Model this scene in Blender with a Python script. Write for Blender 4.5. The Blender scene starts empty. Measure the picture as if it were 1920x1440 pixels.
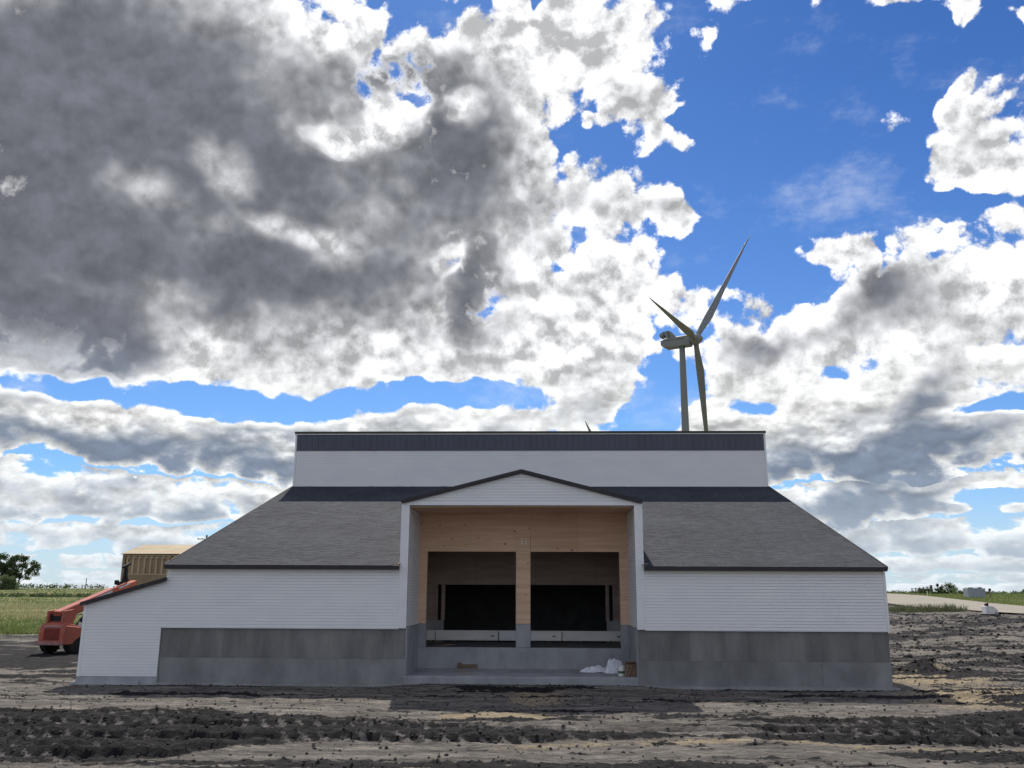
import bpy, bmesh, math, random
import numpy as np
from mathutils import Vector, Matrix
scene = bpy.context.scene
# ------------------------------------------------------------------ camera, light, exposure
CAM = Vector((0.7515, -30.51, 3.0634)); PITCH, YAW, ROLL, FPX = 0.2307, -0.0359, 0.0045, 1646.5
SKY_STRENGTH = 0.1
SKY_TINT = (0.265, 0.485, 0.82)
SKY_TINT_LOW = (0.47, 0.68, 0.95)
SUN_POWER = 4.15
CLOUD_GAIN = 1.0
def build_camera():
    cy, sy, cp, sp = math.cos(YAW), math.sin(YAW), math.cos(PITCH), math.sin(PITCH)
    fw = Vector((sy*cp, cy*cp, sp)); r = Vector((cy, -sy, 0)); u = r.cross(fw)
    r2 = r*math.cos(ROLL) + u*math.sin(ROLL); u2 = u*math.cos(ROLL) - r*math.sin(ROLL)
    c = bpy.data.cameras.new('camera'); o = bpy.data.objects.new('camera', c); scene.collection.objects.link(o)
    m = Matrix((r2, u2, -fw)).transposed().to_4x4(); m.translation = CAM; o.matrix_world = m
    c.sensor_width = 36.0; c.lens = FPX/1920*36.0; c.clip_start = 0.1; c.clip_end = 20000
    scene.camera = o
build_camera()
scene.view_settings.view_transform = 'Standard'; scene.view_settings.look = 'None'
scene.view_settings.gamma = 1.0; scene.view_settings.use_curve_mapping = False
scene.view_settings.exposure = 0.27
scene.render.engine = 'CYCLES'
scene.cycles.use_denoising = True; scene.cycles.max_bounces = 6; scene.cycles.transparent_max_bounces = 16
# ------------------------------------------------------------------ sky
SUN_DIR = Vector((-0.133, 1.0, 1.04)).normalized()
SUN_EL = math.asin(SUN_DIR.z)
SUN_AZ = math.atan2(SUN_DIR.x, SUN_DIR.y)
SHAPE = [
(-26.00,27.53,25.85,14.27,0,1.9),(-31.11,16.42,9.29,6.36,0,1.6),(-13.77,21.05,14.95,7.67,0,1.2),(-16.23,15.48,19.11,4.37,-5,1.3),
(-9.20,14.12,10.62,2.59,0,0.9),(-24.64,14.41,8.67,2.57,0,0.7),(-0.60,35.06,10.25,4.47,0,1.2),(6.83,34.77,5.76,2.66,0,0.6),
(6.34,32.07,8.73,3.68,-15,1),(10.74,29.69,3.28,2.49,0,1),(-2.14,29.47,6.52,7.02,0,1.1),(-0.62,21.51,5.18,4.08,0,0.6),
(3.87,24.46,12.22,4.65,0,1.2),(12.19,23.45,5.25,1.79,5,1.1),(-0.23,26.54,4.53,3.94,0,0.7),(2.28,17.36,10.83,5.17,0,1),
(8.07,18.88,4.60,2.71,10,0.8),(4.04,15.25,7.12,2.42,0,0.7),(21.62,16.42,7.59,5.72,0,1.2),(27.75,15.94,5.45,5.12,0,1.1),
(29.03,24.17,5.53,3.45,35,1.35),(25.06,23.16,2.37,1.20,20,0.8),(14.77,15.09,6.26,3.33,0,1.2),(19.13,20.59,2.56,1.91,0,0.8),
(26.70,21.79,3.72,0.77,8,-1),(24.60,18.89,2.05,0.62,20,-0.6),(18.55,13.47,2.82,0.72,0,-0.7),(13.93,12.29,2.30,0.84,0,-0.9),
(11.20,18.02,1.38,2.02,0,-0.5),(24.39,33.52,6.01,1.64,0,1.2),(27.64,31.61,1.77,1.49,0,1),(19.43,34.72,3.08,0.84,0,0.8),
(31.26,31.75,1.65,0.78,0,1),(11.04,34.84,1.12,0.87,0,0.7),(28.50,26.80,1.13,1.13,0,1.1),(23.11,25.20,0.93,0.54,0,0.8),
(-27.19,9.68,14.01,2.36,-4,1.1),(-11.15,10.27,11.40,2.06,3,1),(1.87,13.38,2.49,2.08,0,1.4),(4.69,12.64,2.11,2.07,0,1.3),
(2.55,11.29,5.28,1.39,0,0.8),(19.58,10.78,12.81,3.23,0,0.9),(22.32,7.73,10.11,3.77,0,0.8),(17.18,29.39,6.84,9.06,0,-1.5),
(14.82,21.06,3.72,3.91,0,-1.1),(22.00,23.68,4.37,3.37,0,-1.3),(22.98,29.91,5.39,3.17,0,-0.8),(16.34,18.61,1.97,1.96,0,-0.6),
(6.24,29.09,3.37,1.11,10,-1),(2.32,20.11,2.56,1.19,0,-0.7),(-0.59,36.54,1.19,0.87,0,-0.8),(-2.16,32.93,1.17,1.84,0,-0.4),
(8.09,28.49,2.22,1.90,0,-0.6),(-30.24,11.39,7.26,1.04,-2,-1.7),(-20.27,11.44,7.42,1.45,-6,-1.9),(-7.02,11.83,10.60,1.25,4,-1.8),
(8.59,14.07,2.77,3.42,0,-1.2),(7.79,11.19,2.40,1.20,0,-1),(11.32,20.37,3.13,2.00,0,-0.6),(26.82,10.14,4.05,0.52,3,-1.3),
(26.58,5.35,3.19,0.60,0,-1.2),(-25.45,3.98,4.68,0.44,0,-0.8),(-23.27,9.65,2.47,0.45,-5,-0.7),
]
SHADE = [
(-34.16,14.42,9.97,5.60,0,1.2),(-32.08,12.90,8.15,2.71,0,1.5),(-5.92,27.46,8.72,7.14,0,0.5),(-14.33,18.32,13.32,3.37,-8,0.5),
(-26.27,29.89,27.69,13.91,0,1.45),(-16.71,22.80,22.46,10.76,0,1),(-34.19,20.72,11.37,13.30,0,1.25),(-31.65,13.88,8.26,3.93,0,1.7),
(-19.78,17.86,12.67,3.62,-5,0.95),(-5.55,27.47,7.20,8.44,0,0.7),(-3.91,18.75,2.56,4.13,-10,1.1),(-28.30,19.99,10.82,3.07,0,0.5),
(-31.70,27.81,6.48,8.47,-15,0.55),(-11.57,19.85,9.33,3.04,-10,0.5),(-9.92,32.66,9.21,3.66,0,0.4),(-20.73,25.25,2.05,3.45,30,-1.35),
(-11.67,29.57,5.25,2.20,20,-2.1),(-5.23,30.38,2.31,1.74,0,-1.8),(-27.33,25.14,5.01,1.80,-20,-0.6),(-16.60,21.15,3.84,1.32,-20,-0.8),
(-15.68,28.57,2.91,1.72,0,-1.4),(-27.50,23.87,5.27,2.12,0,-0.55),(-23.32,27.38,3.68,2.73,0,-0.3),(-12.76,35.44,6.53,2.04,10,-2.2),
(-18.69,21.28,4.45,1.47,-15,-0.5),(-25.03,18.40,2.82,0.95,0,-0.5),(-33.26,26.26,2.55,3.10,0,-0.25),(-6.14,20.42,2.20,1.36,0,-0.9),
(0.20,36.24,7.92,3.51,0,-0.4),(-30.05,7.27,10.45,2.59,-2,1.9),(-22.44,7.10,8.03,2.26,0,1.2),(-18.53,9.94,4.90,1.33,0,0.4),
(20.47,6.87,12.43,2.86,0,1.5),(17.88,4.72,8.51,2.25,0,1.3),(25.20,7.87,6.06,2.46,0,1),(21.95,3.67,7.42,1.39,0,0.8),
(21.69,17.22,5.78,3.17,-15,1.7),(14.12,15.47,6.31,1.50,0,1.5),(23.68,11.27,2.87,1.57,25,1.8),(27.23,13.86,4.91,2.13,10,0.7),
(28.28,10.98,2.37,1.20,0,0.6),(2.92,12.32,3.18,1.39,0,0.35),(2.38,24.17,3.35,2.00,0,0.35),(1.19,16.68,4.33,2.07,0,0.35),
(-30.32,2.58,4.55,1.13,0,0.9),(-26.46,2.53,4.00,1.10,0,0.8),(-19.99,3.64,3.76,1.94,0,0.7),(25.96,2.08,3.97,0.89,0,0.7),
]
def build_world():
    w = bpy.data.worlds.new("World"); scene.world = w; w.use_nodes = True
    nt = w.node_tree; nt.nodes.clear(); N = nt.nodes.new; L = nt.links.new
    def put(sock, v):
        if hasattr(v, 'is_linked') or isinstance(v, bpy.types.NodeSocket): L(v, sock)
        else: sock.default_value = v
    def M(op, a, b=0.0, c=None, clamp=False):
        n = N('ShaderNodeMath'); n.operation = op; n.use_clamp = clamp
        put(n.inputs[0], a); put(n.inputs[1], b)
        if c is not None: put(n.inputs[2], c)
        return n.outputs[0]
    def V(op, a, b, scale=None):
        n = N('ShaderNodeVectorMath'); n.operation = op
        put(n.inputs[0], a)
        if scale is None: put(n.inputs[1], b)
        else: put(n.inputs['Scale'], scale)
        return n.outputs[0]
    def smooth(x, a, b, lo=0.0, hi=1.0):
        n = N('ShaderNodeMapRange'); n.interpolation_type = 'SMOOTHSTEP'
        put(n.inputs[0], x); n.inputs[1].default_value = a; n.inputs[2].default_value = b
        n.inputs[3].default_value = lo; n.inputs[4].default_value = hi
        return n.outputs[0]
    def mixc(f, a, b):
        n = N('ShaderNodeMix'); n.data_type = 'RGBA'; put(n.inputs[0], f); put(n.inputs[6], a); put(n.inputs[7], b)
        return n.outputs[2]
    def noise(vec, scale, detail, rough, out=0, lac=2.0):
        n = N('ShaderNodeTexNoise'); n.inputs['Scale'].default_value = scale; n.inputs['Detail'].default_value = detail
        n.inputs['Roughness'].default_value = rough; n.inputs['Lacunarity'].default_value = lac
        L(vec, n.inputs['Vector']); return n.outputs[out]
    d = N('ShaderNodeTexCoord').outputs['Generated']
    sx = N('ShaderNodeSeparateXYZ'); L(d, sx.inputs[0]); x, y, z = sx.outputs
    el = M('MULTIPLY', M('ARCSINE', z), 57.29578)
    az = M('MULTIPLY', M('ARCTAN2', x, y), 57.29578)
    cb = N('ShaderNodeCombineXYZ'); L(az, cb.inputs[0]); L(el, cb.inputs[1]); P = cb.outputs[0]
    elc = M('MAXIMUM', el, 0.0)
    hi = smooth(el, 7.0, 17.0)                      # 0 near the horizon, 1 for the high clouds
    # domain warp, weaker near the horizon where the clouds are small
    wv = V('SUBTRACT', noise(d, 5.0, 4.0, 0.55, 1), (0.5, 0.5, 0.5))
    wamp = M('ADD', M('MULTIPLY', hi, 8.5), 2.2)
    warp = V('MULTIPLY', V('SCALE', wv, None, wamp), (1.5, 0.9, 0.0))
    Pw = V('ADD', P, warp)
    def field(blobs, vec):
        acc = None
        for (cx, cy, rx, ry, rot, wt) in blobs:
            m = N('ShaderNodeMapping'); m.vector_type = 'TEXTURE'; L(vec, m.inputs[0])
            m.inputs[1].default_value = (cx, cy, 0); m.inputs[2].default_value = (0, 0, math.radians(rot)); m.inputs[3].default_value = (rx, ry, 1)
            g = N('ShaderNodeTexGradient'); g.gradient_type = 'SPHERICAL'; L(m.outputs[0], g.inputs[0])
            acc = M('MULTIPLY', g.outputs[1], wt) if acc is None else M('MULTIPLY_ADD', g.outputs[1], wt, acc)
        return acc
    # puffs: two scales of fractal noise, the fine flattened one near the horizon
    up = SUN_DIR * 1.0
    dl = V('MULTIPLY', d, (1.0, 1.0, 1.8))
    def puffs(off, k):
        o = tuple(Vector((-0.1, 0.35, 1.0)).normalized() * off)
        dh = V('ADD', d, o); dlo = V('ADD', dl, tuple(Vector(o) * 0.8))
        a = noise(dh, 11.0, 10.0 if k else 3.0, 0.66)
        b = noise(dlo, 13.0, 8.0 if k else 3.0, 0.6)
        if k:                                        # rounded cauliflower heads
            for vec, sc, nm in ((dh, 23.0, 'a'), (dlo, 20.0, 'b')):
                vo = N('ShaderNodeTexVoronoi'); vo.feature = 'F1'; vo.inputs['Scale'].default_value = sc
                vo.inputs['Detail'].default_value = 1.0; vo.inputs['Roughness'].default_value = 0.6
                L(V('ADD', vec, V('SCALE', wv, None, 0.12)), vo.inputs['Vector'])
                r = M('MULTIPLY_ADD', vo.outputs['Distance'], -0.26, 0.165)
                if nm == 'a': a = M('ADD', a, r)
                else: b = M('ADD', b, r)
        return M('ADD', M('MULTIPLY', a, hi), M('MULTIPLY', b, M('SUBTRACT', 1.0, hi)))
    n0 = puffs(0.0, True); n1 = puffs(0.011, True); m0 = puffs(0.0, False); m1 = puffs(0.06, False)
    lowband = smooth(el, 15.0, 6.0)
    lo_ = M('SUBTRACT', 1.0, hi)
    # cloud streets seen edge-on: bright crest, flat shaded base, then the next row further off
    ph = M('MULTIPLY', M('LOGARITHM', M('DIVIDE', M('MAXIMUM', el, 0.35), 13.2), 2.0), -1.0)
    lw = noise(V('MULTIPLY', d, (1.0, 1.0, 3.0)), 3.2, 2.0, 0.5)
    ph = M('ADD', ph, M('ADD', M('MULTIPLY', M('SUBTRACT', lw, 0.5), 1.7), M('MULTIPLY', M('SUBTRACT', n0, 0.5), -0.85)))
    p = M('FRACT', M('ADD', ph, 10.0))
    inlow = M('MULTIPLY', lo_, smooth(ph, 0.0, 0.14))
    bias = M('MULTIPLY_ADD', lowband, 0.80, -0.05)
    # unseen cloud deck beyond the picture, its grey tuned for the ambient light
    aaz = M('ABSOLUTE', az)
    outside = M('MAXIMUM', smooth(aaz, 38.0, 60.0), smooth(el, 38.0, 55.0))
    big = noise(d, 2.6, 2.0, 0.5)
    S = M('ADD', field(SHAPE, Pw), bias)
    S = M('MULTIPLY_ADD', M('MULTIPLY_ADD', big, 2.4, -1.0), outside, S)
    S = M('MULTIPLY_ADD', M('MULTIPLY', smooth(p, 0.72, 1.0), inlow), -0.55, S)
    S = M('MINIMUM', S, 1.5)
    dens = M('MULTIPLY_ADD', M('SUBTRACT', n0, 0.5), 3.3, S)
    alpha = smooth(dens, -0.04, 0.26)
    D = field(SHADE, V('ADD', P, V('SCALE', warp, None, 0.8)))
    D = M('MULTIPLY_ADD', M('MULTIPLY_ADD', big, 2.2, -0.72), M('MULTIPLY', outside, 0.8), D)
    emb = M('SUBTRACT', n0, n1)
    med = M('SUBTRACT', noise(d, 5.0, 3.0, 0.5), 0.5)
    D = M('MULTIPLY_ADD', M('SUBTRACT', n0, 0.5), 0.22, M('MULTIPLY_ADD', med, 1.7, D))
    base = M('SUBTRACT', m1, m0)                     # cloud overhead: this is an underside
    D = M('ADD', D, M('MULTIPLY', base, M('MULTIPLY_ADD', hi, -0.8, 2.2)))
    D = M('MULTIPLY_ADD', inlow, M('MULTIPLY_ADD', smooth(p, 0.10, 0.60), 1.5, -0.35), D)
    thick = M('MAXIMUM', smooth(dens, 0.1, 1.0), M('MULTIPLY', hi, M('MULTIPLY', smooth(D, 0.45, 1.1), smooth(dens, 0.05, 0.45))))
    dark = M('MULTIPLY', smooth(D, -0.30, 1.7), thick)
    lit = M('MULTIPLY_ADD', emb, M('MULTIPLY_ADD', dark, -3.2, 4.4), M('MULTIPLY_ADD', thick, -0.16, 1.02))
    lit = M('MINIMUM', M('MAXIMUM', lit, 0.5), 1.25)
    shade_c = mixc(hi, (0.21, 0.26, 0.35, 1), (0.160, 0.168, 0.197, 1))
    white_c = mixc(hi, (0.82, 0.83, 0.815, 1), (0.87, 0.875, 0.89, 1))
    cc = mixc(dark, white_c, shade_c)
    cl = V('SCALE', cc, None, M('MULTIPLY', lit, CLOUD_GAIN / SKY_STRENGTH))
    sky = N('ShaderNodeTexSky'); sky.sky_type = 'NISHITA'; sky.sun_disc = False
    sky.sun_elevation = SUN_EL; sky.sun_rotation = SUN_AZ; sky.air_density = 1.0; sky.dust_density = 0.25; sky.ozone_density = 2.5; sky.altitude = 400
    skyc = V('MULTIPLY', sky.outputs[0], mixc(smooth(el, 4.0, 36.0), SKY_TINT_LOW + (1,), SKY_TINT + (1,)))
    wisp = noise(V('MULTIPLY', d, (1.0, 1.0, 1.8)), 6.5, 7.0, 0.66)
    skyc = mixc(M('MULTIPLY', smooth(wisp, 0.50, 0.78), 0.38), skyc, tuple(c / SKY_STRENGTH for c in (0.80, 0.83, 0.88)) + (1,))
    hazef = smooth(el, 8.0, 0.0, 0.0, 0.62)           # pale air low over the plain
    col = mixc(alpha, skyc, cl)
    col = mixc(hazef, col, tuple(c / SKY_STRENGTH for c in (0.52, 0.60, 0.68)) + (1,))
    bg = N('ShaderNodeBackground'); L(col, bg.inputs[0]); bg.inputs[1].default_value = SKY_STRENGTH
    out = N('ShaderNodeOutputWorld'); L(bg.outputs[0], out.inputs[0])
    w.cycles.sampling_method = 'MANUAL'; w.cycles.sample_map_resolution = 512

build_world()
# ------------------------------------------------------------------ sun
def build_sun():
    l = bpy.data.lights.new('sun', 'SUN'); l.energy = SUN_POWER; l.angle = math.radians(0.53); l.color = (1.0, 0.95, 0.87)
    o = bpy.data.objects.new('sun', l); scene.collection.objects.link(o)
    o.rotation_euler = (-SUN_DIR).to_track_quat('-Z', 'Y').to_euler(); o.location = SUN_DIR * 80
build_sun()
COL = scene.collection
rng = np.random.default_rng(7); random.seed(7)
# ------------------------------------------------------------------ helpers
class MB:
    """collects faces for one mesh object"""
    def __init__(s): s.v = []; s.f = []
    def face(s, pts):
        i = len(s.v); s.v += [tuple(p) for p in pts]; s.f.append(tuple(range(i, i + len(pts)))); return s
    def box(s, x0, x1, y0, y1, z0, z1):
        i = len(s.v)
        s.v += [(x0,y0,z0),(x1,y0,z0),(x1,y1,z0),(x0,y1,z0),(x0,y0,z1),(x1,y0,z1),(x1,y1,z1),(x0,y1,z1)]
        s.f += [tuple(i+k for k in q) for q in ((0,3,2,1),(4,5,6,7),(0,1,5,4),(1,2,6,5),(2,3,7,6),(3,0,4,7))]
        return s
    def hexa(s, p):            # eight corners, bottom ring then top ring
        i = len(s.v); s.v += [tuple(q) for q in p]
        s.f += [tuple(i+k for k in q) for q in ((0,3,2,1),(4,5,6,7),(0,1,5,4),(1,2,6,5),(2,3,7,6),(3,0,4,7))]
        return s
    def prism(s, poly, axis, a0, a1):   # polygon in the two other axes, extruded along axis
        def P(u, w, a): return {'x': (a,u,w), 'y': (u,a,w), 'z': (u,w,a)}[axis]
        n = len(poly); i = len(s.v)
        s.v += [P(u,w,a0) for u,w in poly] + [P(u,w,a1) for u,w in poly]
        s.f.append(tuple(range(i, i+n))[::-1]); s.f.append(tuple(range(i+n, i+2*n)))
        for k in range(n):
            j = (k+1) % n; s.f.append((i+k, i+j, i+n+j, i+n+k))
        return s
    def tube(s, pts, radii, n=8, cap=True):
        pts = [Vector(p) for p in pts]; rings = []
        for k, p in enumerate(pts):
            t = (pts[min(k+1,len(pts)-1)] - pts[max(k-1,0)]).normalized()
            a = t.cross(Vector((0,0,1)));
            if a.length < 1e-3: a = t.cross(Vector((1,0,0)))
            a.normalize(); b = t.cross(a); r = radii[k] if hasattr(radii, '__len__') else radii
            i = len(s.v)
            s.v += [tuple(p + a*math.cos(2*math.pi*q/n)*r + b*math.sin(2*math.pi*q/n)*r) for q in range(n)]
            rings.append(i)
        for r0, r1 in zip(rings, rings[1:]):
            for q in range(n): s.f.append((r0+q, r0+(q+1)%n, r1+(q+1)%n, r1+q))
        if cap: s.f.append(tuple(rings[0]+q for q in range(n))[::-1]); s.f.append(tuple(rings[-1]+q for q in range(n)))
        return s
    def bar(s, a, b, w, h, up=(0,0,1)):   # rectangular bar from a to b
        a, b = Vector(a), Vector(b); t = (b-a).normalized(); u = t.cross(Vector(up))
        if u.length < 1e-4: u = t.cross(Vector((1,0,0)))
        u.normalize(); v = u.cross(t).normalized(); u *= w/2; v *= h/2
        return s.hexa([a-u-v, a+u-v, a+u+v, a-u+v, b-u-v, b+u-v, b+u+v, b-u+v])
    def disc_lathe(s, prof, c, axis, n=20):  # profile (radius, offset) revolved about an axis through c
        axis = Vector(axis).normalized(); a = axis.orthogonal().normalized(); b = axis.cross(a); c = Vector(c); rings = []
        for r, o in prof:
            i = len(s.v); rings.append(i)
            s.v += [tuple(c + axis*o + (a*math.cos(2*math.pi*q/n) + b*math.sin(2*math.pi*q/n))*r) for q in range(n)]
        for r0, r1 in zip(rings, rings[1:]):
            for q in range(n): s.f.append((r0+q, r0+(q+1)%n, r1+(q+1)%n, r1+q))
        s.f.append(tuple(rings[0]+q for q in range(n))[::-1]); s.f.append(tuple(rings[-1]+q for q in range(n)))
        return s
    def mesh(s, name):
        m = bpy.data.meshes.new(name); m.from_pydata(s.v, [], s.f); m.update(); return m
    def build(s, name, mat, parent=None, smooth=False, bevel=0.0, **props):
        m = s.mesh(name); m.materials.append(mat)
        bm = bmesh.new(); bm.from_mesh(m); bmesh.ops.recalc_face_normals(bm, faces=bm.faces)
        if bevel: bmesh.ops.bevel(bm, geom=[e for e in bm.edges if len(e.link_faces) == 2 and e.calc_face_angle(0) > 0.5], offset=bevel, segments=1, affect='EDGES', clamp_overlap=True)
        bm.to_mesh(m); bm.free()
        if smooth:
            for p in m.polygons: p.use_smooth = True
        return link(name, m, parent, **props)
def link(name, data, parent=None, **props):
    o = bpy.data.objects.new(name, data); COL.objects.link(o)
    if parent is not None: o.parent = parent
    for k, v in props.items(): o[k] = v
    return o
def thing(name, label, cat, loc=(0,0,0), rz=0.0, group=None):
    o = bpy.data.objects.new(name, None); COL.objects.link(o); o.location = loc; o.rotation_euler = (0,0,rz)
    o.empty_display_size = 0.3; o['label'] = label; o['category'] = cat
    if group: o['group'] = group
    return o
# value noise in numpy
def _hash(ix, iy, seed):
    h = (ix.astype(np.int64)*374761393 + iy.astype(np.int64)*668265263 + seed*974634277) & 0xffffffff
    h = ((h ^ (h >> 13)) * 1274126177) & 0xffffffff
    return ((h ^ (h >> 16)) & 0xffff) / 65535.0
def vnoise(x, y, seed=0):
    ix = np.floor(x); iy = np.floor(y); fx = x-ix; fy = y-iy
    fx = fx*fx*fx*(fx*(fx*6-15)+10); fy = fy*fy*fy*(fy*(fy*6-15)+10)
    a = _hash(ix,iy,seed); b = _hash(ix+1,iy,seed); c = _hash(ix,iy+1,seed); d = _hash(ix+1,iy+1,seed)
    return (a*(1-fx)+b*fx)*(1-fy) + (c*(1-fx)+d*fx)*fy
def fbm(x, y, oct=4, seed=0, gain=0.5):
    s = 0; a = 1.0; t = 0
    for k in range(oct):
        s = s + a*vnoise(x*2**k+17.3*k, y*2**k-9.1*k, seed+k); t += a; a *= gain
    return s/t
def sm(a, b, x):
    t = np.clip((np.asarray(x, float)-a)/(b-a), 0, 1); return t*t*(3-2*t)
def terrain(X, Y):            # the plain climbs gently to a low crest about 170 m behind the site
    X = np.asarray(X, float); Y = np.asarray(Y, float)
    hl = 3.0*sm(30, 170, Y); hr = 3.0*(1-np.exp(-np.maximum(Y-2, 0)/80.0)); w = sm(13.5, 26, X)
    return hl*(1-w) + hr*w
def tz(x, y): return float(terrain(x, y))
# materials
def mat(name, c1, c2=None, scale=3.0, stretch=(1,1,1), detail=5, rough=0.85, bump=0.0, bscale=60.0, metallic=0.0, rand=0.0, lo=0.35, hi=0.65, spec=0.3, coat=None):
    m = bpy.data.materials.new(name); m.use_nodes = True; nt = m.node_tree; p = nt.nodes['Principled BSDF']
    p.inputs['Roughness'].default_value = rough; p.inputs['Metallic'].default_value = metallic; p.inputs['Specular IOR Level'].default_value = spec
    N = nt.nodes.new; L = nt.links.new; c1 = tuple(c1)+(1,)
    tc = N('ShaderNodeTexCoord'); mp = N('ShaderNodeMapping'); mp.inputs[3].default_value = stretch; L(tc.outputs['Object'], mp.inputs[0])
    col = None
    if c2 is not None:
        nz = N('ShaderNodeTexNoise'); nz.inputs['Scale'].default_value = scale; nz.inputs['Detail'].default_value = detail; nz.inputs['Roughness'].default_value = 0.6
        L(mp.outputs[0], nz.inputs[0]); rp = N('ShaderNodeValToRGB')
        rp.color_ramp.elements[0].position = lo; rp.color_ramp.elements[0].color = c1; rp.color_ramp.elements[1].position = hi; rp.color_ramp.elements[1].color = tuple(c2)+(1,)
        L(nz.outputs[0], rp.inputs[0]); col = rp.outputs[0]
    if rand:
        oi = N('ShaderNodeObjectInfo'); mr = N('ShaderNodeMapRange'); mr.inputs[3].default_value = 1-rand; mr.inputs[4].default_value = 1+rand; L(oi.outputs['Random'], mr.inputs[0])
        sc = N('ShaderNodeVectorMath'); sc.operation = 'SCALE'
        if col is None: sc.inputs[0].default_value = c1[:3]
        else: L(col, sc.inputs[0])
        L(mr.outputs[0], sc.inputs['Scale']); col = sc.outputs[0]
    if col is None: p.inputs['Base Color'].default_value = c1
    else: L(col, p.inputs['Base Color'])
    if bump:
        bz = N('ShaderNodeTexNoise'); bz.inputs['Scale'].default_value = bscale; bz.inputs['Detail'].default_value = 4; L(mp.outputs[0], bz.inputs[0])
        bp = N('ShaderNodeBump'); bp.inputs['Strength'].default_value = bump; bp.inputs['Distance'].default_value = 0.02; L(bz.outputs[0], bp.inputs['Height']); L(bp.outputs[0], p.inputs['Normal'])
    return m
M_SIDING = mat('white_vinyl', (0.83,0.83,0.81), (0.78,0.785,0.785), 0.8, (1,1,2.5), rough=0.5, bump=0.08, bscale=90)
M_TRIM = mat('white_trim', (0.84,0.84,0.83), (0.78,0.78,0.78), 2, rough=0.45)
M_FASCIA = mat('dark_fascia_metal', (0.032,0.029,0.032), (0.042,0.038,0.04), 3, rough=0.5)
M_CONC = mat('grey_concrete', (0.150,0.149,0.146), (0.245,0.241,0.228), 0.9, (1.6,1,0.45), detail=8, rough=0.9, bump=0.25, bscale=45, rand=0.10)
M_CONC3 = mat('footing_concrete', (0.18,0.18,0.178), (0.285,0.284,0.275), 0.8, (1.2,1,0.7), detail=9, rough=0.88, bump=0.25, bscale=35, rand=0.10)
M_CONC2 = mat('smooth_concrete', (0.255,0.262,0.272), (0.365,0.372,0.38), 1.4, (1,1,0.6), detail=8, rough=0.85, bump=0.2, bscale=35, rand=0.06)
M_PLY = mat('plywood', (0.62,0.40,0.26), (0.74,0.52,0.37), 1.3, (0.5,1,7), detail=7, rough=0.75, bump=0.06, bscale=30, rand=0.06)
def _knots(m):
    nt = m.node_tree; N = nt.nodes.new; L = nt.links.new; p = nt.nodes['Principled BSDF']; src = p.inputs['Base Color'].links[0].from_socket
    tc = N('ShaderNodeTexCoord'); mp = N('ShaderNodeMapping'); mp.inputs[3].default_value = (0.9,1,1.5); L(tc.outputs['Object'], mp.inputs[0])
    vo = N('ShaderNodeTexVoronoi'); vo.inputs['Scale'].default_value = 2.3; L(mp.outputs[0], vo.inputs['Vector'])
    nz = N('ShaderNodeTexNoise'); nz.inputs['Scale'].default_value = 0.9; L(mp.outputs[0], nz.inputs[0])
    th = N('ShaderNodeMath'); th.operation = 'MULTIPLY'; L(nz.outputs[0], th.inputs[0]); th.inputs[1].default_value = 0.19
    df = N('ShaderNodeMath'); df.operation = 'SUBTRACT'; L(th.outputs[0], df.inputs[0]); L(vo.outputs['Distance'], df.inputs[1])
    mr = N('ShaderNodeMapRange'); mr.inputs[1].default_value = -0.03; mr.inputs[2].default_value = 0.03; mr.inputs[4].default_value = 0.75; L(df.outputs[0], mr.inputs[0])
    mx = N('ShaderNodeMix'); mx.data_type = 'RGBA'; L(mr.outputs[0], mx.inputs[0]); L(src, mx.inputs[6]); mx.inputs[7].default_value = (0.16,0.075,0.05,1); L(mx.outputs[2], p.inputs['Base Color'])
_knots(M_PLY)
M_OSB = mat('raw_plywood', (0.26,0.185,0.11), (0.38,0.285,0.175), 1.6, (1,1,0.35), detail=6, rough=0.85, rand=0.10)
M_STUD = mat('stud_lumber', (0.47,0.36,0.22), (0.58,0.46,0.30), 2.0, (2,2,0.3), rough=0.85, rand=0.08)
M_ROOFPLY = mat('roof_plywood', (0.40,0.31,0.18), (0.49,0.39,0.24), 1.0, (1,1,1), rough=0.8, rand=0.05)
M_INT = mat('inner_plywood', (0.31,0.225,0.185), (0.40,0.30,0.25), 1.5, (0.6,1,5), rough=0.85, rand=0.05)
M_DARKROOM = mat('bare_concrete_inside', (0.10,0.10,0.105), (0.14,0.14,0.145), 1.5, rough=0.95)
M_NAVY = mat('dark_ribbed_metal', (0.085,0.090,0.116), (0.098,0.103,0.132), 2.0, (1,1,0.4), rough=0.42, rand=0.05)
M_CAPDK = mat('ridge_cap_bronze', (0.07,0.06,0.04), rough=0.5)
M_GALV = mat('galvanised_sheet', (0.78,0.765,0.73), (0.88,0.87,0.84), 1.2, (1,1,2), rough=0.5, metallic=0.0, rand=0.04)
M_STEELDK = mat('dark_steel', (0.03,0.03,0.034), (0.05,0.05,0.055), 6, rough=0.6)
M_BOLT = mat('zinc_bolt', (0.75,0.75,0.76), rough=0.3, metallic=0.6)
M_TURB = mat('turbine_paint', (0.22,0.23,0.23), (0.19,0.20,0.20), 0.15, rough=0.45)
M_RED = mat('faded_red_paint', (0.48,0.125,0.075), (0.38,0.10,0.065), 2.5, rough=0.45, bump=0.03)
M_REDDK = mat('dark_red_paint', (0.22,0.045,0.035), (0.30,0.06,0.045), 4, rough=0.7)  # darker red for the grille and crossmember
M_ORANGE = mat('orange_red_paint', (0.62,0.15,0.07), rough=0.45)
M_WHITEP = mat('white_paint', (0.72,0.71,0.69), (0.62,0.61,0.59), 4, rough=0.5)
M_YEL = mat('yellow_paint', (0.65,0.36,0.03), rough=0.5)
M_TYRE = mat('black_rubber', (0.016,0.016,0.018), (0.035,0.032,0.03), 6, rough=0.9, bump=0.2)
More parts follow.
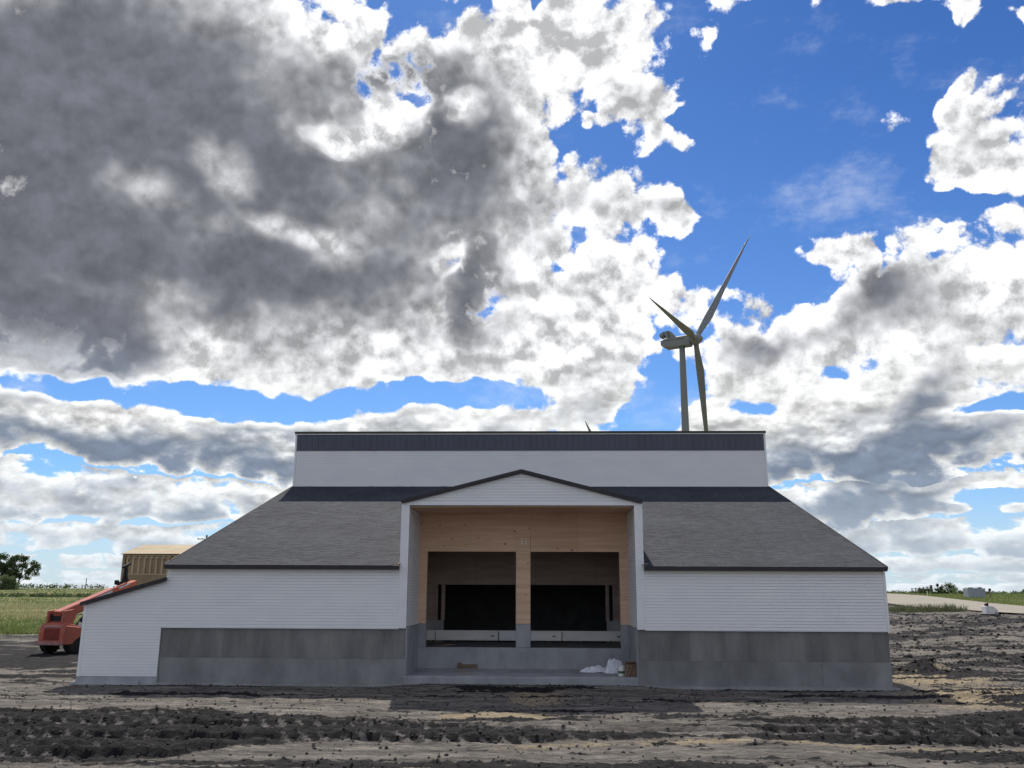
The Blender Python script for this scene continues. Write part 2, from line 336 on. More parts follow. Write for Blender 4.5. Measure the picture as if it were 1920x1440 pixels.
M_BLACK = mat('black_metal', (0.012,0.012,0.014), rough=0.6)
M_WOODDK = mat('weathered_post_wood', (0.075,0.06,0.05), (0.13,0.105,0.085), 3, (3,3,0.4), rough=0.9)
M_GREYBOX = mat('blue_grey_sheet', (0.30,0.33,0.37), (0.36,0.385,0.42), 1.3, rough=0.65)
M_PLASTIC = mat('crumpled_plastic_film', (0.62,0.64,0.70), (0.78,0.79,0.83), 8, rough=0.3, spec=0.5)
M_CARD = mat('brown_cardboard', (0.15,0.10,0.07), (0.21,0.14,0.10), 5, rough=0.9)
M_SCRAP = mat('raw_board', (0.20,0.15,0.11), (0.28,0.21,0.15), 4, (1,4,4), rough=0.85)
M_GREEN = mat('green_label', (0.06,0.13,0.05), rough=0.6)
M_BUCKET = mat('white_bucket_plastic', (0.74,0.76,0.70), rough=0.4)
M_TRUNK = mat('bark', (0.06,0.048,0.036), (0.11,0.09,0.07), 6, (1,1,0.3), rough=0.95)
def leafmat(name, a, b, c):
    m = bpy.data.materials.new(name); m.use_nodes = True; nt = m.node_tree; p = nt.nodes['Principled BSDF']; N = nt.nodes.new; L = nt.links.new
    at = N('ShaderNodeAttribute'); at.attribute_name = 'tint'
    rp = N('ShaderNodeValToRGB'); rp.color_ramp.elements[0].color = tuple(a)+(1,); rp.color_ramp.elements[1].color = tuple(c)+(1,)
    e = rp.color_ramp.elements.new(0.5); e.color = tuple(b)+(1,)
    L(at.outputs['Fac'], rp.inputs[0]); L(rp.outputs[0], p.inputs['Base Color']); p.inputs['Roughness'].default_value = 0.7; p.inputs['Specular IOR Level'].default_value = 0.2
    tr = N('ShaderNodeBsdfTranslucent'); L(rp.outputs[0], tr.inputs[0]); mx = N('ShaderNodeMixShader'); mx.inputs[0].default_value = 0.35
    L(p.outputs[0], mx.inputs[1]); L(tr.outputs[0], mx.inputs[2]); L(mx.outputs[0], nt.nodes['Material Output'].inputs[0]); return m
M_LEAF = leafmat('tree_leaves', (0.055,0.088,0.038), (0.09,0.135,0.055), (0.13,0.175,0.08))
M_LEAF2 = leafmat('shrub_leaves', (0.06,0.10,0.040), (0.11,0.16,0.065), (0.19,0.23,0.12))
M_GRASS = leafmat('grass_blades', (0.10,0.165,0.048), (0.20,0.225,0.082), (0.40,0.335,0.18))
M_GRASS2 = leafmat('green_weeds', (0.075,0.095,0.045), (0.12,0.135,0.07), (0.18,0.18,0.11))
M_GROOVE = mat('siding_backing', (0.42,0.42,0.42), rough=0.9)
# asphalt shingles: each tab gets its own grey
M_SHING = bpy.data.materials.new('asphalt_shingle'); M_SHING.use_nodes = True
def _sh():
    nt = M_SHING.node_tree; p = nt.nodes['Principled BSDF']; N = nt.nodes.new; L = nt.links.new
    at = N('ShaderNodeAttribute'); at.attribute_name = 'tint'; nz = N('ShaderNodeTexNoise'); nz.inputs['Scale'].default_value = 9; nz.inputs['Detail'].default_value = 3
    n2 = N('ShaderNodeTexNoise'); n2.inputs['Scale'].default_value = 0.35; n2.inputs['Detail'].default_value = 3
    tc = N('ShaderNodeTexCoord'); ms = N('ShaderNodeMapping'); ms.inputs[3].default_value = (1.0,0.22,0.22); L(tc.outputs['Object'], ms.inputs[0]); L(ms.outputs[0], nz.inputs[0]); L(tc.outputs['Object'], n2.inputs[0])
    a = N('ShaderNodeMath'); a.operation = 'MULTIPLY_ADD'; L(at.outputs['Fac'], a.inputs[0]); a.inputs[1].default_value = 0.14; L(nz.outputs[0], a.inputs[2])
    b = N('ShaderNodeMath'); b.operation = 'ADD'; L(a.outputs[0], b.inputs[0]); L(n2.outputs[0], b.inputs[1])
    mr = N('ShaderNodeMapRange'); mr.inputs[1].default_value = 0.75; mr.inputs[2].default_value = 1.45; L(b.outputs[0], mr.inputs[0])
    rp = N('ShaderNodeValToRGB'); rp.color_ramp.elements[0].color = (0.036,0.039,0.048,1); rp.color_ramp.elements[1].color = (0.074,0.079,0.093,1)
    L(mr.outputs[0], rp.inputs[0]); L(rp.outputs[0], p.inputs['Base Color']); p.inputs['Roughness'].default_value = 0.9; p.inputs['Specular IOR Level'].default_value = 0.2
_sh()
# ------------------------------------------------------------------ ground
MUD_TOP = [(-60,-6.3),(-13.4,-6.79),(-10.57,-6.81),(-7.81,-6.72),(-4.82,-7.51),(-2.06,-8.24),(-0.02,-8.1),(1.79,-7.8),(4.43,-7.44),(7.15,-6.98),(9.86,-6.79),(13.67,-5.0),(40,2)]
MUD_BOT = [(-60,-15.5),(-12,-14.8),(-8.87,-14.17),(-7.07,-13.92),(-6.12,-13.19),(-5.52,-12.3),(-4.24,-11.61),(-2.76,-11.32),(-0.75,-11.71),(0.53,-11.31),(2.77,-10.71),(5.06,-10.43),(7.12,-10.96),(10.4,-11.26),(20,-10.5),(40,-7)]
TRACKS = [  # churned dark lines of soil: points, half width, strength
 ([(19.0,22.6),(21.5,24.7),(24.0,25.6),(27.6,29.3),(31.0,32.8),(36.4,38.4),(48,49)], 0.75, 1.0),
 ([(20.0,22.0),(24,23.4),(27.5,25.5)], 1.1, 0.8),
 ([(27,25.5),(31,28.5),(36,33)], 0.9, 0.7),
 ([(18.5,21.5),(20.1,17.8),(21.0,15.6),(21.6,13.2),(21.4,9.9),(20,5)], 0.55, 0.95),
 ([(17.5,19.5),(18.8,16.2),(19.8,13.6),(20.8,12.0)], 0.3, 0.6),
 ([(16.0,9.0),(18.2,8.6),(19.8,7.3),(20,4)], 0.3, 0.6),
 ([(15.0,6.9),(16.2,6.6),(17.6,6.2)], 0.75, 1.0),
 ([(16.2,4.6),(18.0,4.8),(19.5,4.2)], 0.35, 0.8),
 ([(16.6,2.6),(17.6,2.4)], 0.3, 0.8),
 ([(-60,22),(-34,21.5),(-28,20.6),(-22,19.0)], 1.6, 0.8),
 ([(-60,9.5),(-30,10.5),(-24,11.2),(-16,12.5)], 3.4, 0.85),
 ([(-40,5.0),(-25,5.6),(-19,6.0),(-15.5,7.5)], 1.9, 1.0),
 ([(-60,16),(-34,16),(-20,17)], 1.2, 0.7),
 ([(14.5,11.5),(18,12.6),(23,12.2),(30,13.5)], 0.5, 0.7),
 ([(22,30),(28,36),(36,44)], 0.7, 0.5),
 ([(18,30),(24,33),(32,40)], 0.6, 0.5),
 ([(-1.4,-9.4),(-0.6,-9.9),(0.6,-9.9)], 0.45, 1.0),
]
def seg_dist(X, Y, pts):
    d = np.full(X.shape, 1e9)
    for (ax,ay),(bx,by) in zip(pts, pts[1:]):
        vx, vy = bx-ax, by-ay; t = np.clip(((X-ax)*vx+(Y-ay)*vy)/(vx*vx+vy*vy), 0, 1)
        d = np.minimum(d, np.hypot(X-ax-t*vx, Y-ay-t*vy))
    return d
def farx(Y): return np.interp(Y, [30,56,63.6,73.1,90.4,134.2,173.6,240,600], [48.8,49.3,49.65,51.2,55.5,67.9,77.3,95,200])
def ground_fields(X, Y):
    """height and material masks of the site at points X, Y"""
    near = (1-sm(70, 130, np.hypot(X, Y)))
    w1 = (fbm(X*0.35, Y*0.35, 3, 11)-0.5)*2.2; w2 = (fbm(X*1.7, Y*1.7, 4, 21)-0.5)*0.9
    yt = np.interp(X, [p[0] for p in MUD_TOP], [p[1] for p in MUD_TOP]); yb = np.interp(X, [p[0] for p in MUD_BOT], [p[1] for p in MUD_BOT])
    Yw = Y + 0.35*w1 + 0.35*w2
    band = sm(0, 0.5, yt-Yw)*sm(0, 0.35, Yw-yb)
    # long lighter streaks between the ruts
    yy = Y + 0.10*w1 + 0.05*np.sin(X*0.4) + 0.045*X*(X > 0)
    streak = fbm(X*0.13, yy*2.1, 5, 31, 0.62)
    mid = np.exp(-((X-2.6)/3.4)**2)                    # the band thins out in front of the door
    mud = band*sm(0.22+0.24*mid, 0.42+0.24*mid, streak + 0.30*w2 + 0.05)
    mud = np.maximum(mud, 0.45*band*(1-mid))
    for pts, hw, st in TRACKS:
        d = seg_dist(X, Y, pts) + 0.30*w1*hw + 0.55*w2*hw
        mud = np.maximum(mud, st*sm(hw*1.25, hw*0.55, d)*sm(0.22, 0.45, fbm(X*1.1, Y*1.1, 4, 77)))
    # loose damp patches everywhere on the bare soil
    patch = fbm(X*0.20+3, Y*1.25, 6, 41, 0.7)
    mud = np.maximum(mud, 0.85*sm(0.56, 0.66, patch + 0.055*sm(12,15,X) + 0.05*sm(-14,-17,X) + 0.03*sm(-4.2,-2.5,Y)*sm(13,12,X))*(1-0.85*np.exp(-((Y+5.4-0.02*X)/0.9)**2)))
    farx_ = sm(10, 24, Y)
    mud = mud*(1-0.45*farx_) + 0.28*farx_*sm(0.48, 0.62, fbm(X*0.9, Y*0.7, 5, 101, 0.65))
    # ruts
    rut = np.zeros_like(X); cleat = np.zeros_like(X)
    for c in (-7.6, -8.7, -9.35, -10.5, -11.2, -12.4, -13.2):
        q = yy - c; r = np.exp(-(q/0.24)**2); lug = np.sin(2*np.pi*(X+0.9*np.abs(q))/0.42 + c*5)
        rut += (-0.085*r + 0.06*np.exp(-((np.abs(q)-0.36)/0.12)**2)); cleat += r*sm(0.0, 0.6, lug)
    rut *= band; cleat *= band*sm(0.30, 0.46, fbm(X*0.3+9, Y*0.3, 3, 51))
    c2 = np.exp(-((Y+5.7-0.06*(X-6))/0.22)**2)*sm(4.5, 6, X)*sm(13.5, 12.5, X)     # tyre print in the pale strip, right
    cleat2 = c2*sm(0.1, 0.6, np.sin(2*np.pi*(X+0.7*np.abs(Y+5.7))/0.42))
    rough = fbm(X*1.3, Y*2.9, 5, 61, 0.6)-0.5; fine = fbm(X*5, Y*8, 3, 71, 0.7)-0.5; ridg = 1-np.abs(2*fbm(X*3.1, Y*3.1, 4, 81)-1)
    flat = sm(0.0, 0.8, np.maximum(np.maximum(-15.6-X, X-12.4), np.maximum(-0.35-Y, Y-31)))   # keep it level under the building
    h = near*((0.09*rough + 0.035*fine + 0.05*w1)*flat + rut + mud*flat*(0.12*(ridg-0.6) + 0.10*fine) + 0.04*cleat + 0.045*cleat2)
    h = h + near*farx_*flat*(0.22*(fbm(X*0.55, Y*0.75, 4, 111, 0.6)-0.5) + 0.10*mud*(ridg-0.5))
    h = h + near*0.30*np.exp(-(((X-16.0)/0.9)**2 + ((Y-6.7)/0.9)**2))*(0.5+ridg)
    h = h + near*0.22*np.exp(-(((X-14.9)/2.0)**2 + ((Y+2.2)/1.6)**2))*(0.7+rough)
    h = h + 0.12*np.exp(-((Y+0.5)/0.9)**2)*sm(5.2, 3.2, np.abs(X-0.2))*sm(0.25,-0.15,Y)   # dirt pushed up against the porch slab
    h = h - 0.06*(1-flat)
    sand = np.exp(-(((X-15.5)/3.6)**2 + ((Y+2.6)/2.6)**2))*1.25
    sand = np.maximum(sand, 0.75*np.exp(-(((X-14.5)/2.6)**2 + ((Y-4.5)/4.0)**2)))
    sand = np.maximum(sand, 0.8*np.exp(-(((X-0.6)/0.9)**2 + ((Y+3.4)/2.2)**2)))
    sand = np.maximum(sand, 0.42*np.exp(-((Y-(yb-0.35))/0.35)**2)*sm(-2, 1, X))
    sand = np.maximum(sand, 0.8*np.exp(-((Y-(yt+0.9))/0.5)**2)*sm(-2.5,-1,X)*sm(2.0,0,X))
    sand = np.clip(sand*(0.55+1.0*fbm(X*1.3, Y*2.2, 4, 91)), 0, 1)*(1-0.75*mud)
    gl = sm(29.0, 31.0, Y + 1.5*w1 + 0.12*(X+33)*(X > -33) + 1.2*w2)*sm(-14, -17, X)
    # right: verge beyond the gravel road
    gr = sm(-0.3, 0.9, X-farx(Y)+0.6*w2)*sm(35, 45, Y)
    gr = np.maximum(gr, 0.9*sm(1.6, 0.4, np.abs(Y-(49.0+0.42*(X-29)+1.0))+1.2*w2)*sm(44,38,X)*sm(24,27,X))
    back = sm(46, 52, Y)*sm(30, 26, X)*sm(-14,-10,X)
    grass = np.clip(np.maximum(np.maximum(gl, gr), np.maximum(back, sm(520, 560, np.hypot(X, Y)))), 0, 1)
    return h, np.clip(mud, 0, 1)*(1-grass), sand*(1-grass), grass, np.clip(np.maximum(cleat, cleat2), 0, 1)
def ground_mat():
    m = bpy.data.materials.new('site_soil'); m.use_nodes = True; nt = m.node_tree; p = nt.nodes['Principled BSDF']; N = nt.nodes.new; L = nt.links.new
    def att(n):
        a = N('ShaderNodeAttribute'); a.attribute_name = n; return a.outputs['Fac']
    tc = N('ShaderNodeTexCoord').outputs['Object']
    def nz(scale, detail=6, rough=0.6, st=(1,1,1)):
        mp = N('ShaderNodeMapping'); mp.inputs[3].default_value = st; L(tc, mp.inputs[0])
        n = N('ShaderNodeTexNoise'); n.inputs['Scale'].default_value = scale; n.inputs['Detail'].default_value = detail; n.inputs['Roughness'].default_value = rough; L(mp.outputs[0], n.inputs[0]); return n.outputs[0]
    def ramp(f, *st):
        r = N('ShaderNodeValToRGB'); e = r.color_ramp.elements
        for k, (pos, c) in enumerate(st):
            q = e[k] if k < 2 else e.new(pos)
            q.position = pos; q.color = tuple(c)+(1,)
        L(f, r.inputs[0]); return r.outputs[0]
    def mix(f, a, b):
        n = N('ShaderNodeMix'); n.data_type = 'RGBA'; L(f, n.inputs[0]); L(a, n.inputs[6]); L(b, n.inputs[7]); return n.outputs[2]
    def math_(op, a, b):
        n = N('ShaderNodeMath'); n.operation = op
        for i, v in enumerate((a, b)):
            if isinstance(v, float): n.inputs[i].default_value = v
            else: L(v, n.inputs[i])
        return n.outputs[0]
    dry = ramp(nz(1.3, 10, 0.72, (0.35,1.7,1)), (0.33,(0.058,0.052,0.047)), (0.66,(0.285,0.252,0.212)), (0.5,(0.155,0.138,0.119)))
    def grain(c, n, a, b):
        mr = N('ShaderNodeMapRange'); mr.inputs[1].default_value = 0.33; mr.inputs[2].default_value = 0.67; mr.inputs[3].default_value = a; mr.inputs[4].default_value = b
        L(n, mr.inputs[0]); v = N('ShaderNodeVectorMath'); v.operation = 'SCALE'; L(c, v.inputs[0]); L(mr.outputs[0], v.inputs['Scale']); return v.outputs[0]
    dry = grain(dry, nz(5.5, 8, 0.75, (0.45,1.5,1)), 0.45, 1.45)
    mud = ramp(nz(2.6, 8, 0.7, (0.6,1.4,1)), (0.3,(0.007,0.0068,0.008)), (0.75,(0.036,0.033,0.032)))
    sand = grain(ramp(nz(3.0, 7), (0.3,(0.24,0.185,0.12)), (0.7,(0.40,0.325,0.21))), nz(6.0, 7, 0.75, (0.5,1.5,1)), 0.5, 1.35)
    g1 = ramp(nz(0.16, 6, 0.6, (0.25,1,1)), (0.36,(0.10,0.13,0.045)), (0.62,(0.28,0.24,0.125)), (0.5,(0.18,0.185,0.075)))
    # mask edges broken up by fine noise
    e = math_('SUBTRACT', nz(7.0, 5), 0.5)
    def brk(a, k=1.15):
        mr = N('ShaderNodeMapRange'); mr.interpolation_type = 'SMOOTHSTEP'; mr.inputs[1].default_value = 0.18; mr.inputs[2].default_value = 0.52
        L(math_('ADD', a, math_('MULTIPLY', e, k)), mr.inputs[0]); return mr.outputs[0]
    c = mix(brk(att('sand')), dry, sand); c = mix(brk(att('mud')), c, mud); 
    pale = N('ShaderNodeRGB'); pale.outputs[0].default_value = (0.20,0.182,0.165,1)
    c = mix(math_('MULTIPLY', brk(att('cleat'), 0.7), 0.8), c, pale.outputs[0]); c = mix(brk(att('grass'), 0.5), c, g1)
    L(c, p.inputs['Base Color']); p.inputs['Roughness'].default_value = 0.95; p.inputs['Specular IOR Level'].default_value = 0.15
    bp = N('ShaderNodeBump'); bp.inputs['Strength'].default_value = 1.0; bp.inputs['Distance'].default_value = 0.09; L(nz(7.0, 9, 0.75, (0.6,1.3,1)), bp.inputs['Height']); L(bp.outputs[0], p.inputs['Normal'])
    return m
def growing(start, step, rate, end):
    out = [start]
    while out[-1] < end: step *= 1+rate; out.append(out[-1]+step)
    return np.array(out[1:])
def build_ground():
    xi = np.arange(-17, 26.01, 0.075); xr = growing(26, 0.075, 0.035, 3500); xl = -growing(17, 0.075, 0.035, 3500)
    xs = np.concatenate([xl[::-1], xi, xr])
    yi = np.arange(-15.5, 0.5, 0.085); yu = growing(0.5-0.085+0.0, 0.085, 0.018, 3500); yd = -growing(15.5, 0.1, 0.12, 3500)
    ys = np.concatenate([yd[::-1], yi, yu[yu > yi[-1]+0.03]])
    X, Y = np.meshgrid(xs, ys); h, mud, sand, grass, cleat = ground_fields(X, Y)
    Z = terrain(X, Y) + h
    nx, ny = len(xs), len(ys)
    me = bpy.data.meshes.new('ground'); co = np.stack([X, Y, Z], -1).reshape(-1, 3)
    i = (np.arange(ny-1)[:,None]*nx + np.arange(nx-1)[None]).ravel(); q = np.stack([i, i+1, i+nx+1, i+nx], 1)
    me.vertices.add(len(co)); me.vertices.foreach_set('co', co.ravel().astype(np.float32))
    me.loops.add(q.size); me.loops.foreach_set('vertex_index', q.ravel().astype(np.int32))
    me.polygons.add(len(q)); me.polygons.foreach_set('loop_start', (np.arange(len(q))*4).astype(np.int32)); 
    me.update(calc_edges=True); me.validate()
    me.polygons.foreach_set('use_smooth', np.ones(len(q), bool))
    for n, a in (('mud',mud),('sand',sand),('grass',grass),('cleat',cleat)):
        t = me.attributes.new(n, 'FLOAT', 'POINT'); t.data.foreach_set('value', a.ravel().astype(np.float32))
    me.materials.append(ground_mat()); link('ground', me, None, kind='structure')
build_ground()
def gz(x, y):
    h = ground_fields(np.array([float(x)]), np.array([float(y)]))[0][0]; return tz(x, y) + float(h)
# gravel road that climbs away on the right
def build_road():
    far = [(49.0,40),(49.3,56),(49.65,63.6),(51.2,73.1),(55.5,90.4),(67.9,134.2),(77.3,173.6),(95,240)]
    near = [(43.5,34),(40.4,45.8),(39.1,49.5),(38.8,53.7),(36.8,58.3),(38.8,71.1),(46,110),(62,200)]
    mb = MB(); n = 60; rows = []
    def along(pl, t):
        d = [0]
        for a, b in zip(pl, pl[1:]): d.append(d[-1]+math.dist(a, b))
        return np.interp(t*d[-1], d, [p[0] for p in pl]), np.interp(t*d[-1], d, [p[1] for p in pl])
    for k in range(n+1):
        a = along(far, k/n); b = along(near, k/n); row = []
        for j in range(9):
            u = j/8; x = a[0]*(1-u)+b[0]*u; y = a[1]*(1-u)+b[1]*u
            row.append((x, y, tz(x, y)+0.12+0.10*math.sin(math.pi*u)))
        rows.append(row)
    for r0, r1 in zip(rows, rows[1:]):
        for j in range(8): mb.face([r0[j], r0[j+1], r1[j+1], r1[j]])
    mb.build('gravel_road', mat('pale_gravel', (0.25,0.222,0.175), (0.33,0.298,0.24), 0.6, detail=9, rough=0.95, bump=0.4, bscale=8), kind='structure')
build_road()
# ------------------------------------------------------------------ the barn with its loading porch
COURSE = 0.1017
def clip_poly(poly, zlo, zhi):
    for lim, sgn in ((zlo, 1), (zhi, -1)):
        out = []
        for (u0,z0),(u1,z1) in zip(poly, poly[1:]+poly[:1]):
            a = (z0-lim)*sgn; b = (z1-lim)*sgn
            if a >= 0: out.append((u0,z0))
            if a*b < 0:
                t = a/(a-b); out.append((u0+(u1-u0)*t, z0+(z1-z0)*t))
        poly = out
        if len(poly) < 3: return []
    return poly
def clapboard(mb, poly, put, zbase):
    """lapped vinyl courses filling a convex outline (u, z); put(u, out, z) places a point"""
    z1 = max(z for _,z in poly); k = math.floor((min(z for _,z in poly)-zbase)/COURSE)
    while zbase + k*COURSE < z1 - 1e-4:
        zb = zbase + k*COURSE; c = clip_poly(poly, zb, zb+COURSE); k += 1
        if len(c) < 3: continue
        # each course: flat face, a tuck at its top, a butt lip at its bottom
        c = clip_poly(c, zb+0.0065, zb+COURSE)
        if len(c) < 3: continue
        mb.face([put(u, 0.026 - 0.018*(z-zb)/COURSE, z) for u,z in c])
        lo = [u for u,z in c if z < zb+0.0066]
        if len(lo) >= 2: mb.face([put(min(lo),-0.003,zb+0.0065), put(max(lo),-0.003,zb+0.0065), put(max(lo),0.026,zb+0.0065), put(min(lo),0.026,zb+0.0065)])
    return mb
EAVE_Y, EAVE_Z, CL_Y, CL_Z, CL_TOP = -0.30, 3.862, 14.40, 8.236, 11.07
XL, XR, WL = -12.13, 12.11, -14.90
SL = (CL_Z-EAVE_Z)/(CL_Y-EAVE_Y)
def roofz(y): return EAVE_Z + SL*(y-EAVE_Y)
barn = thing('barn', 'white sided barn with dark shingle roof and open plywood loading porch', 'building')
front = lambda y0: (lambda u, o, z: (u, y0-o, z))
# concrete knee walls, cast in panels
def knee_wall(x0, x1, cuts):
    w = MB().box(x0+0.02, x1-0.02, 0.02, 0.22, -0.4, 1.80).build('foundation_wall', M_CONC2, barn)
    xs = [x0]+cuts+[x1]
    for a, b in zip(xs, xs[1:]):
        MB().box(a+0.0012, b-0.0012, random.uniform(-0.002,0.002), 0.02, 0.812, 1.815).build('concrete_panel', M_CONC, w, bevel=0.002)
    m = x0+(x1-x0)*0.73
    for a, b in ((x0, m), (m, x1)):
        MB().box(a+0.002, b-0.002, -0.006, 0.02, -0.35, 0.808).build('footing_course', M_CONC3, w, bevel=0.006)
    return w
knee_wall(-12.22, -3.88, [-11.2,-10.05,-8.65,-7.5,-6.35,-5.45,-4.6])
knee_wall(3.88, 12.12, [4.95,5.6,6.75,7.5,8.35,9.4,9.95,11.0,11.6])
for s, xx in (('a', -12.12), ('b', 12.06)):
    MB().box(xx-0.10, xx+0.05, 0.23, 14.4, -0.4, 1.81).build('side_foundation', M_CONC2, barn)
fo = MB()
xs = np.linspace(-12.2, 12.3, 90)
for a, b in zip(xs, xs[1:]):
    if b < -3.9 or a > 3.9:
        ha, hb = (0.0+0.08*float(fbm(np.array([a*1.1]), np.array([3.]), 3, 5)[0]), 0.0+0.08*float(fbm(np.array([b*1.1]), np.array([3.]), 3, 5)[0])); ya, yb = (-0.16-0.5*ha, -0.16-0.5*hb)
        fo.hexa([(a,ya-0.1,-.3),(b,yb-0.1,-.3),(b,-.007,-.3),(a,-.007,-.3),(a,ya,ha-0.02),(b,yb,hb-0.02),(b,-.007,hb),(a,-.007,ha)])
fo.build('footing_spill', M_CONC3, barn, kind='stuff')
# front siding: left run, right run, porch gable, lean-to
SY = -0.055
def siding(name, polys, put, zb):
    mb = MB()
    for p in polys: clapboard(mb, p, put, zb)
    return mb.build(name, M_SIDING, barn, kind='stuff')
siding('siding', [[(XL-0.08,1.80),(-4.14,1.80),(-4.14,3.80),(XL,3.80),(XL-0.08,3.3)]], front(SY), 1.80)
siding('siding', [[(4.13,1.80),(XR,1.80),(XR,3.80),(4.13,3.80)]], front(SY), 1.80)
MB().box(XL, -4.0, SY+0.004, 0.2, 1.822, 3.84).build('wall_sheathing', M_GROOVE, barn)
MB().box(4.0, XR, SY+0.004, 0.2, 1.822, 3.84).build('wall_sheathing', M_GROOVE, barn)
for x0, x1 in ((XL-0.07,-4.13),(4.13,XR)):
    MB().box(x0, x1, SY-0.026, 0.0, 1.775, 1.80).build('starter_strip', M_TRIM, barn)
MB().box(XR-0.03, XR+0.05, SY-0.035, 0.08, 1.78, 3.72).build('corner_trim', M_TRIM, barn)
# lean-to wing on the left: siding runs down to the ground
wt = lambda x: 2.52 + (x+14.90)*0.2915
siding('lean_to_siding', [[(WL,0.20),(XL-0.08,0.20),(XL-0.08,wt(XL-0.08)),(WL,wt(WL))]], front(SY), 1.80-16*COURSE)
MB().prism([(WL,0.18),(XL-0.085,0.18),(XL-0.085,wt(XL)),(WL,wt(WL))], 'y', SY+0.004, 0.15).build('lean_to_wall', M_GROOVE, barn)
MB().box(WL-0.04, WL+0.055, SY-0.034, 0.08, 0.19, 2.50).build('corner_trim', M_TRIM, barn)
siding('lean_to_side_siding', [[(0.0,0.2),(5.0,0.2),(5.0,2.5),(0.0,2.5)]], lambda u,o,z: (WL-o, u, z), 1.80-16*COURSE)
MB().box(WL+0.004, WL+0.15, 0.16, 5.0, -0.2, 2.5).build('lean_to_wall', M_GROOVE, barn)
MB().prism([(WL-0.10, wt(WL-0.10)+0.11),(XL-0.02, wt(XL)+0.11),(XL-0.02, wt(XL)+0.02),(WL-0.10, wt(WL-0.10)+0.02)], 'y', -0.20, 5.2).build('lean_to_roof', M_SHING, barn)
MB().prism([(WL-0.12, wt(WL-0.12)+0.118),(XL-0.01, wt(XL)+0.125),(XL-0.01, wt(XL)-0.005),(WL-0.12, wt(WL-0.12)-0.0)], 'y', -0.235, -0.205).build('lean_to_fascia', M_FASCIA, barn)
MB().hexa([(WL-0.16,-0.22,-0.3),(XL-0.05,-0.22,-0.3),(XL-0.05,5,-0.3),(WL-0.16,5,-0.3),(WL-0.01,-0.075,0.19),(XL-0.05,-0.075,0.19),(XL-0.05,5,0.19),(WL-0.01,5,0.19)]).build('lean_to_footing', M_CONC2, barn, bevel=0.015)
MB().hexa([(WL-0.30,-0.42,-0.3),(XL-0.6,-0.30,-0.3),(XL-0.6,0,-0.3),(WL-0.30,0,-0.3),(WL-0.16,-0.26,0.03),(XL-0.6,-0.2,0.05),(XL-0.6,-0.1,0.06),(WL-0.1,-0.1,0.05)]).build('lean_to_footing', M_CONC2, barn, bevel=0.02)
# eave fascia and soffit
for x0, x1 in ((XL-0.05,-4.12),(4.12,XR+0.05)):
    MB().box(x0, x1, EAVE_Y-0.02, EAVE_Y+0.01, 3.722, 3.868).build('eave_fascia', M_FASCIA, barn, bevel=0.004)
    MB().box(x0, x1, EAVE_Y+0.012, SY-0.004, 3.727, 3.745).build('soffit', M_TRIM, barn)
# roofs: shingle tabs with real butts
def shingles(name, origin, udir, vdir, ulen, vlen, keep, parent, expo=0.143, tab=0.315):
    o, u, v = Vector(origin), Vector(udir).normalized(), Vector(vdir).normalized(); n = u.cross(v)
    if n.z < 0: n = -n
    V_, F_, T_ = [], [], []
    rows = int(vlen/expo)+1
    for r in range(rows):
        v0 = r*expo; v1 = min(v0+expo+0.004, vlen); off = (r*0.37 % 1)*tab; a = -off
        while a < ulen:
            x0 = max(a, 0); x1 = min(a+tab-0.004, ulen); a += tab
            if x1-x0 < 0.02 or v1-v0 < 0.01: continue
            lo = o + u*((x0+x1)/2) + v*v0
            if not keep(lo): continue
            t = random.choice((0.007,0.009,0.010,0.012)); i = len(V_); dv = random.uniform(-0.006, 0.006)
            for (uu, vv, h) in ((x0,v0+dv,t),(x1,v0+dv,t),(x1,v1,0.001),(x0,v1,0.001),(x0,v0+dv,-0.002),(x1,v0+dv,-0.002)):
                p = o + u*uu + v*vv + n*h; V_.append(tuple(p))
            F_ += [(i,i+1,i+2,i+3),(i+4,i+5,i+1,i)]; T_ += [random.random()]*6
    m = bpy.data.meshes.new(name); m.from_pydata(V_, [], F_); m.materials.append(M_SHING)
    at = m.attributes.new('tint', 'FLOAT', 'POINT'); at.data.foreach_set('value', np.array(T_, np.float32)); m.update()
    return link(name, m, parent, kind='stuff')
vlen = math.hypot(CL_Y-EAVE_Y, CL_Z-EAVE_Z); vd = (0, CL_Y-EAVE_Y, CL_Z-EAVE_Z)
deck = MB().hexa([(XL-0.03,EAVE_Y,EAVE_Z-0.10),(-4.15,EAVE_Y,EAVE_Z-0.10),(-4.15,CL_Y,CL_Z-0.10),(XL-0.03,CL_Y,CL_Z-0.10),(XL-0.03,EAVE_Y,EAVE_Z-0.006),(-4.15,EAVE_Y,EAVE_Z-0.006),(-4.15,CL_Y,CL_Z-0.006),(XL-0.03,CL_Y,CL_Z-0.006)])
deck.hexa([(4.15,EAVE_Y,EAVE_Z-0.10),(XR+0.03,EAVE_Y,EAVE_Z-0.10),(XR+0.03,CL_Y,CL_Z-0.10),(4.15,CL_Y,CL_Z-0.10),(4.15,EAVE_Y,EAVE_Z-0.006),(XR+0.03,EAVE_Y,EAVE_Z-0.006),(XR+0.03,CL_Y,CL_Z-0.006),(4.15,CL_Y,CL_Z-0.006)])
deck.hexa([(-4.15,6.0,roofz(6.0)-0.10),(4.15,6.0,roofz(6.0)-0.10),(4.15,CL_Y,CL_Z-0.10),(-4.15,CL_Y,CL_Z-0.10),(-4.15,6.0,roofz(6.0)-0.006),(4.15,6.0,roofz(6.0)-0.006),(4.15,CL_Y,CL_Z-0.006),(-4.15,CL_Y,CL_Z-0.006)])
roof = deck.build('roof', M_OSB, barn)
shingles('shingle_courses', (XL-0.05, EAVE_Y-0.015, EAVE_Z), (1,0,0), vd, XR-XL+0.10, vlen, lambda p: not (-4.15 < p.x < 4.14 and p.y < 6.1), roof)
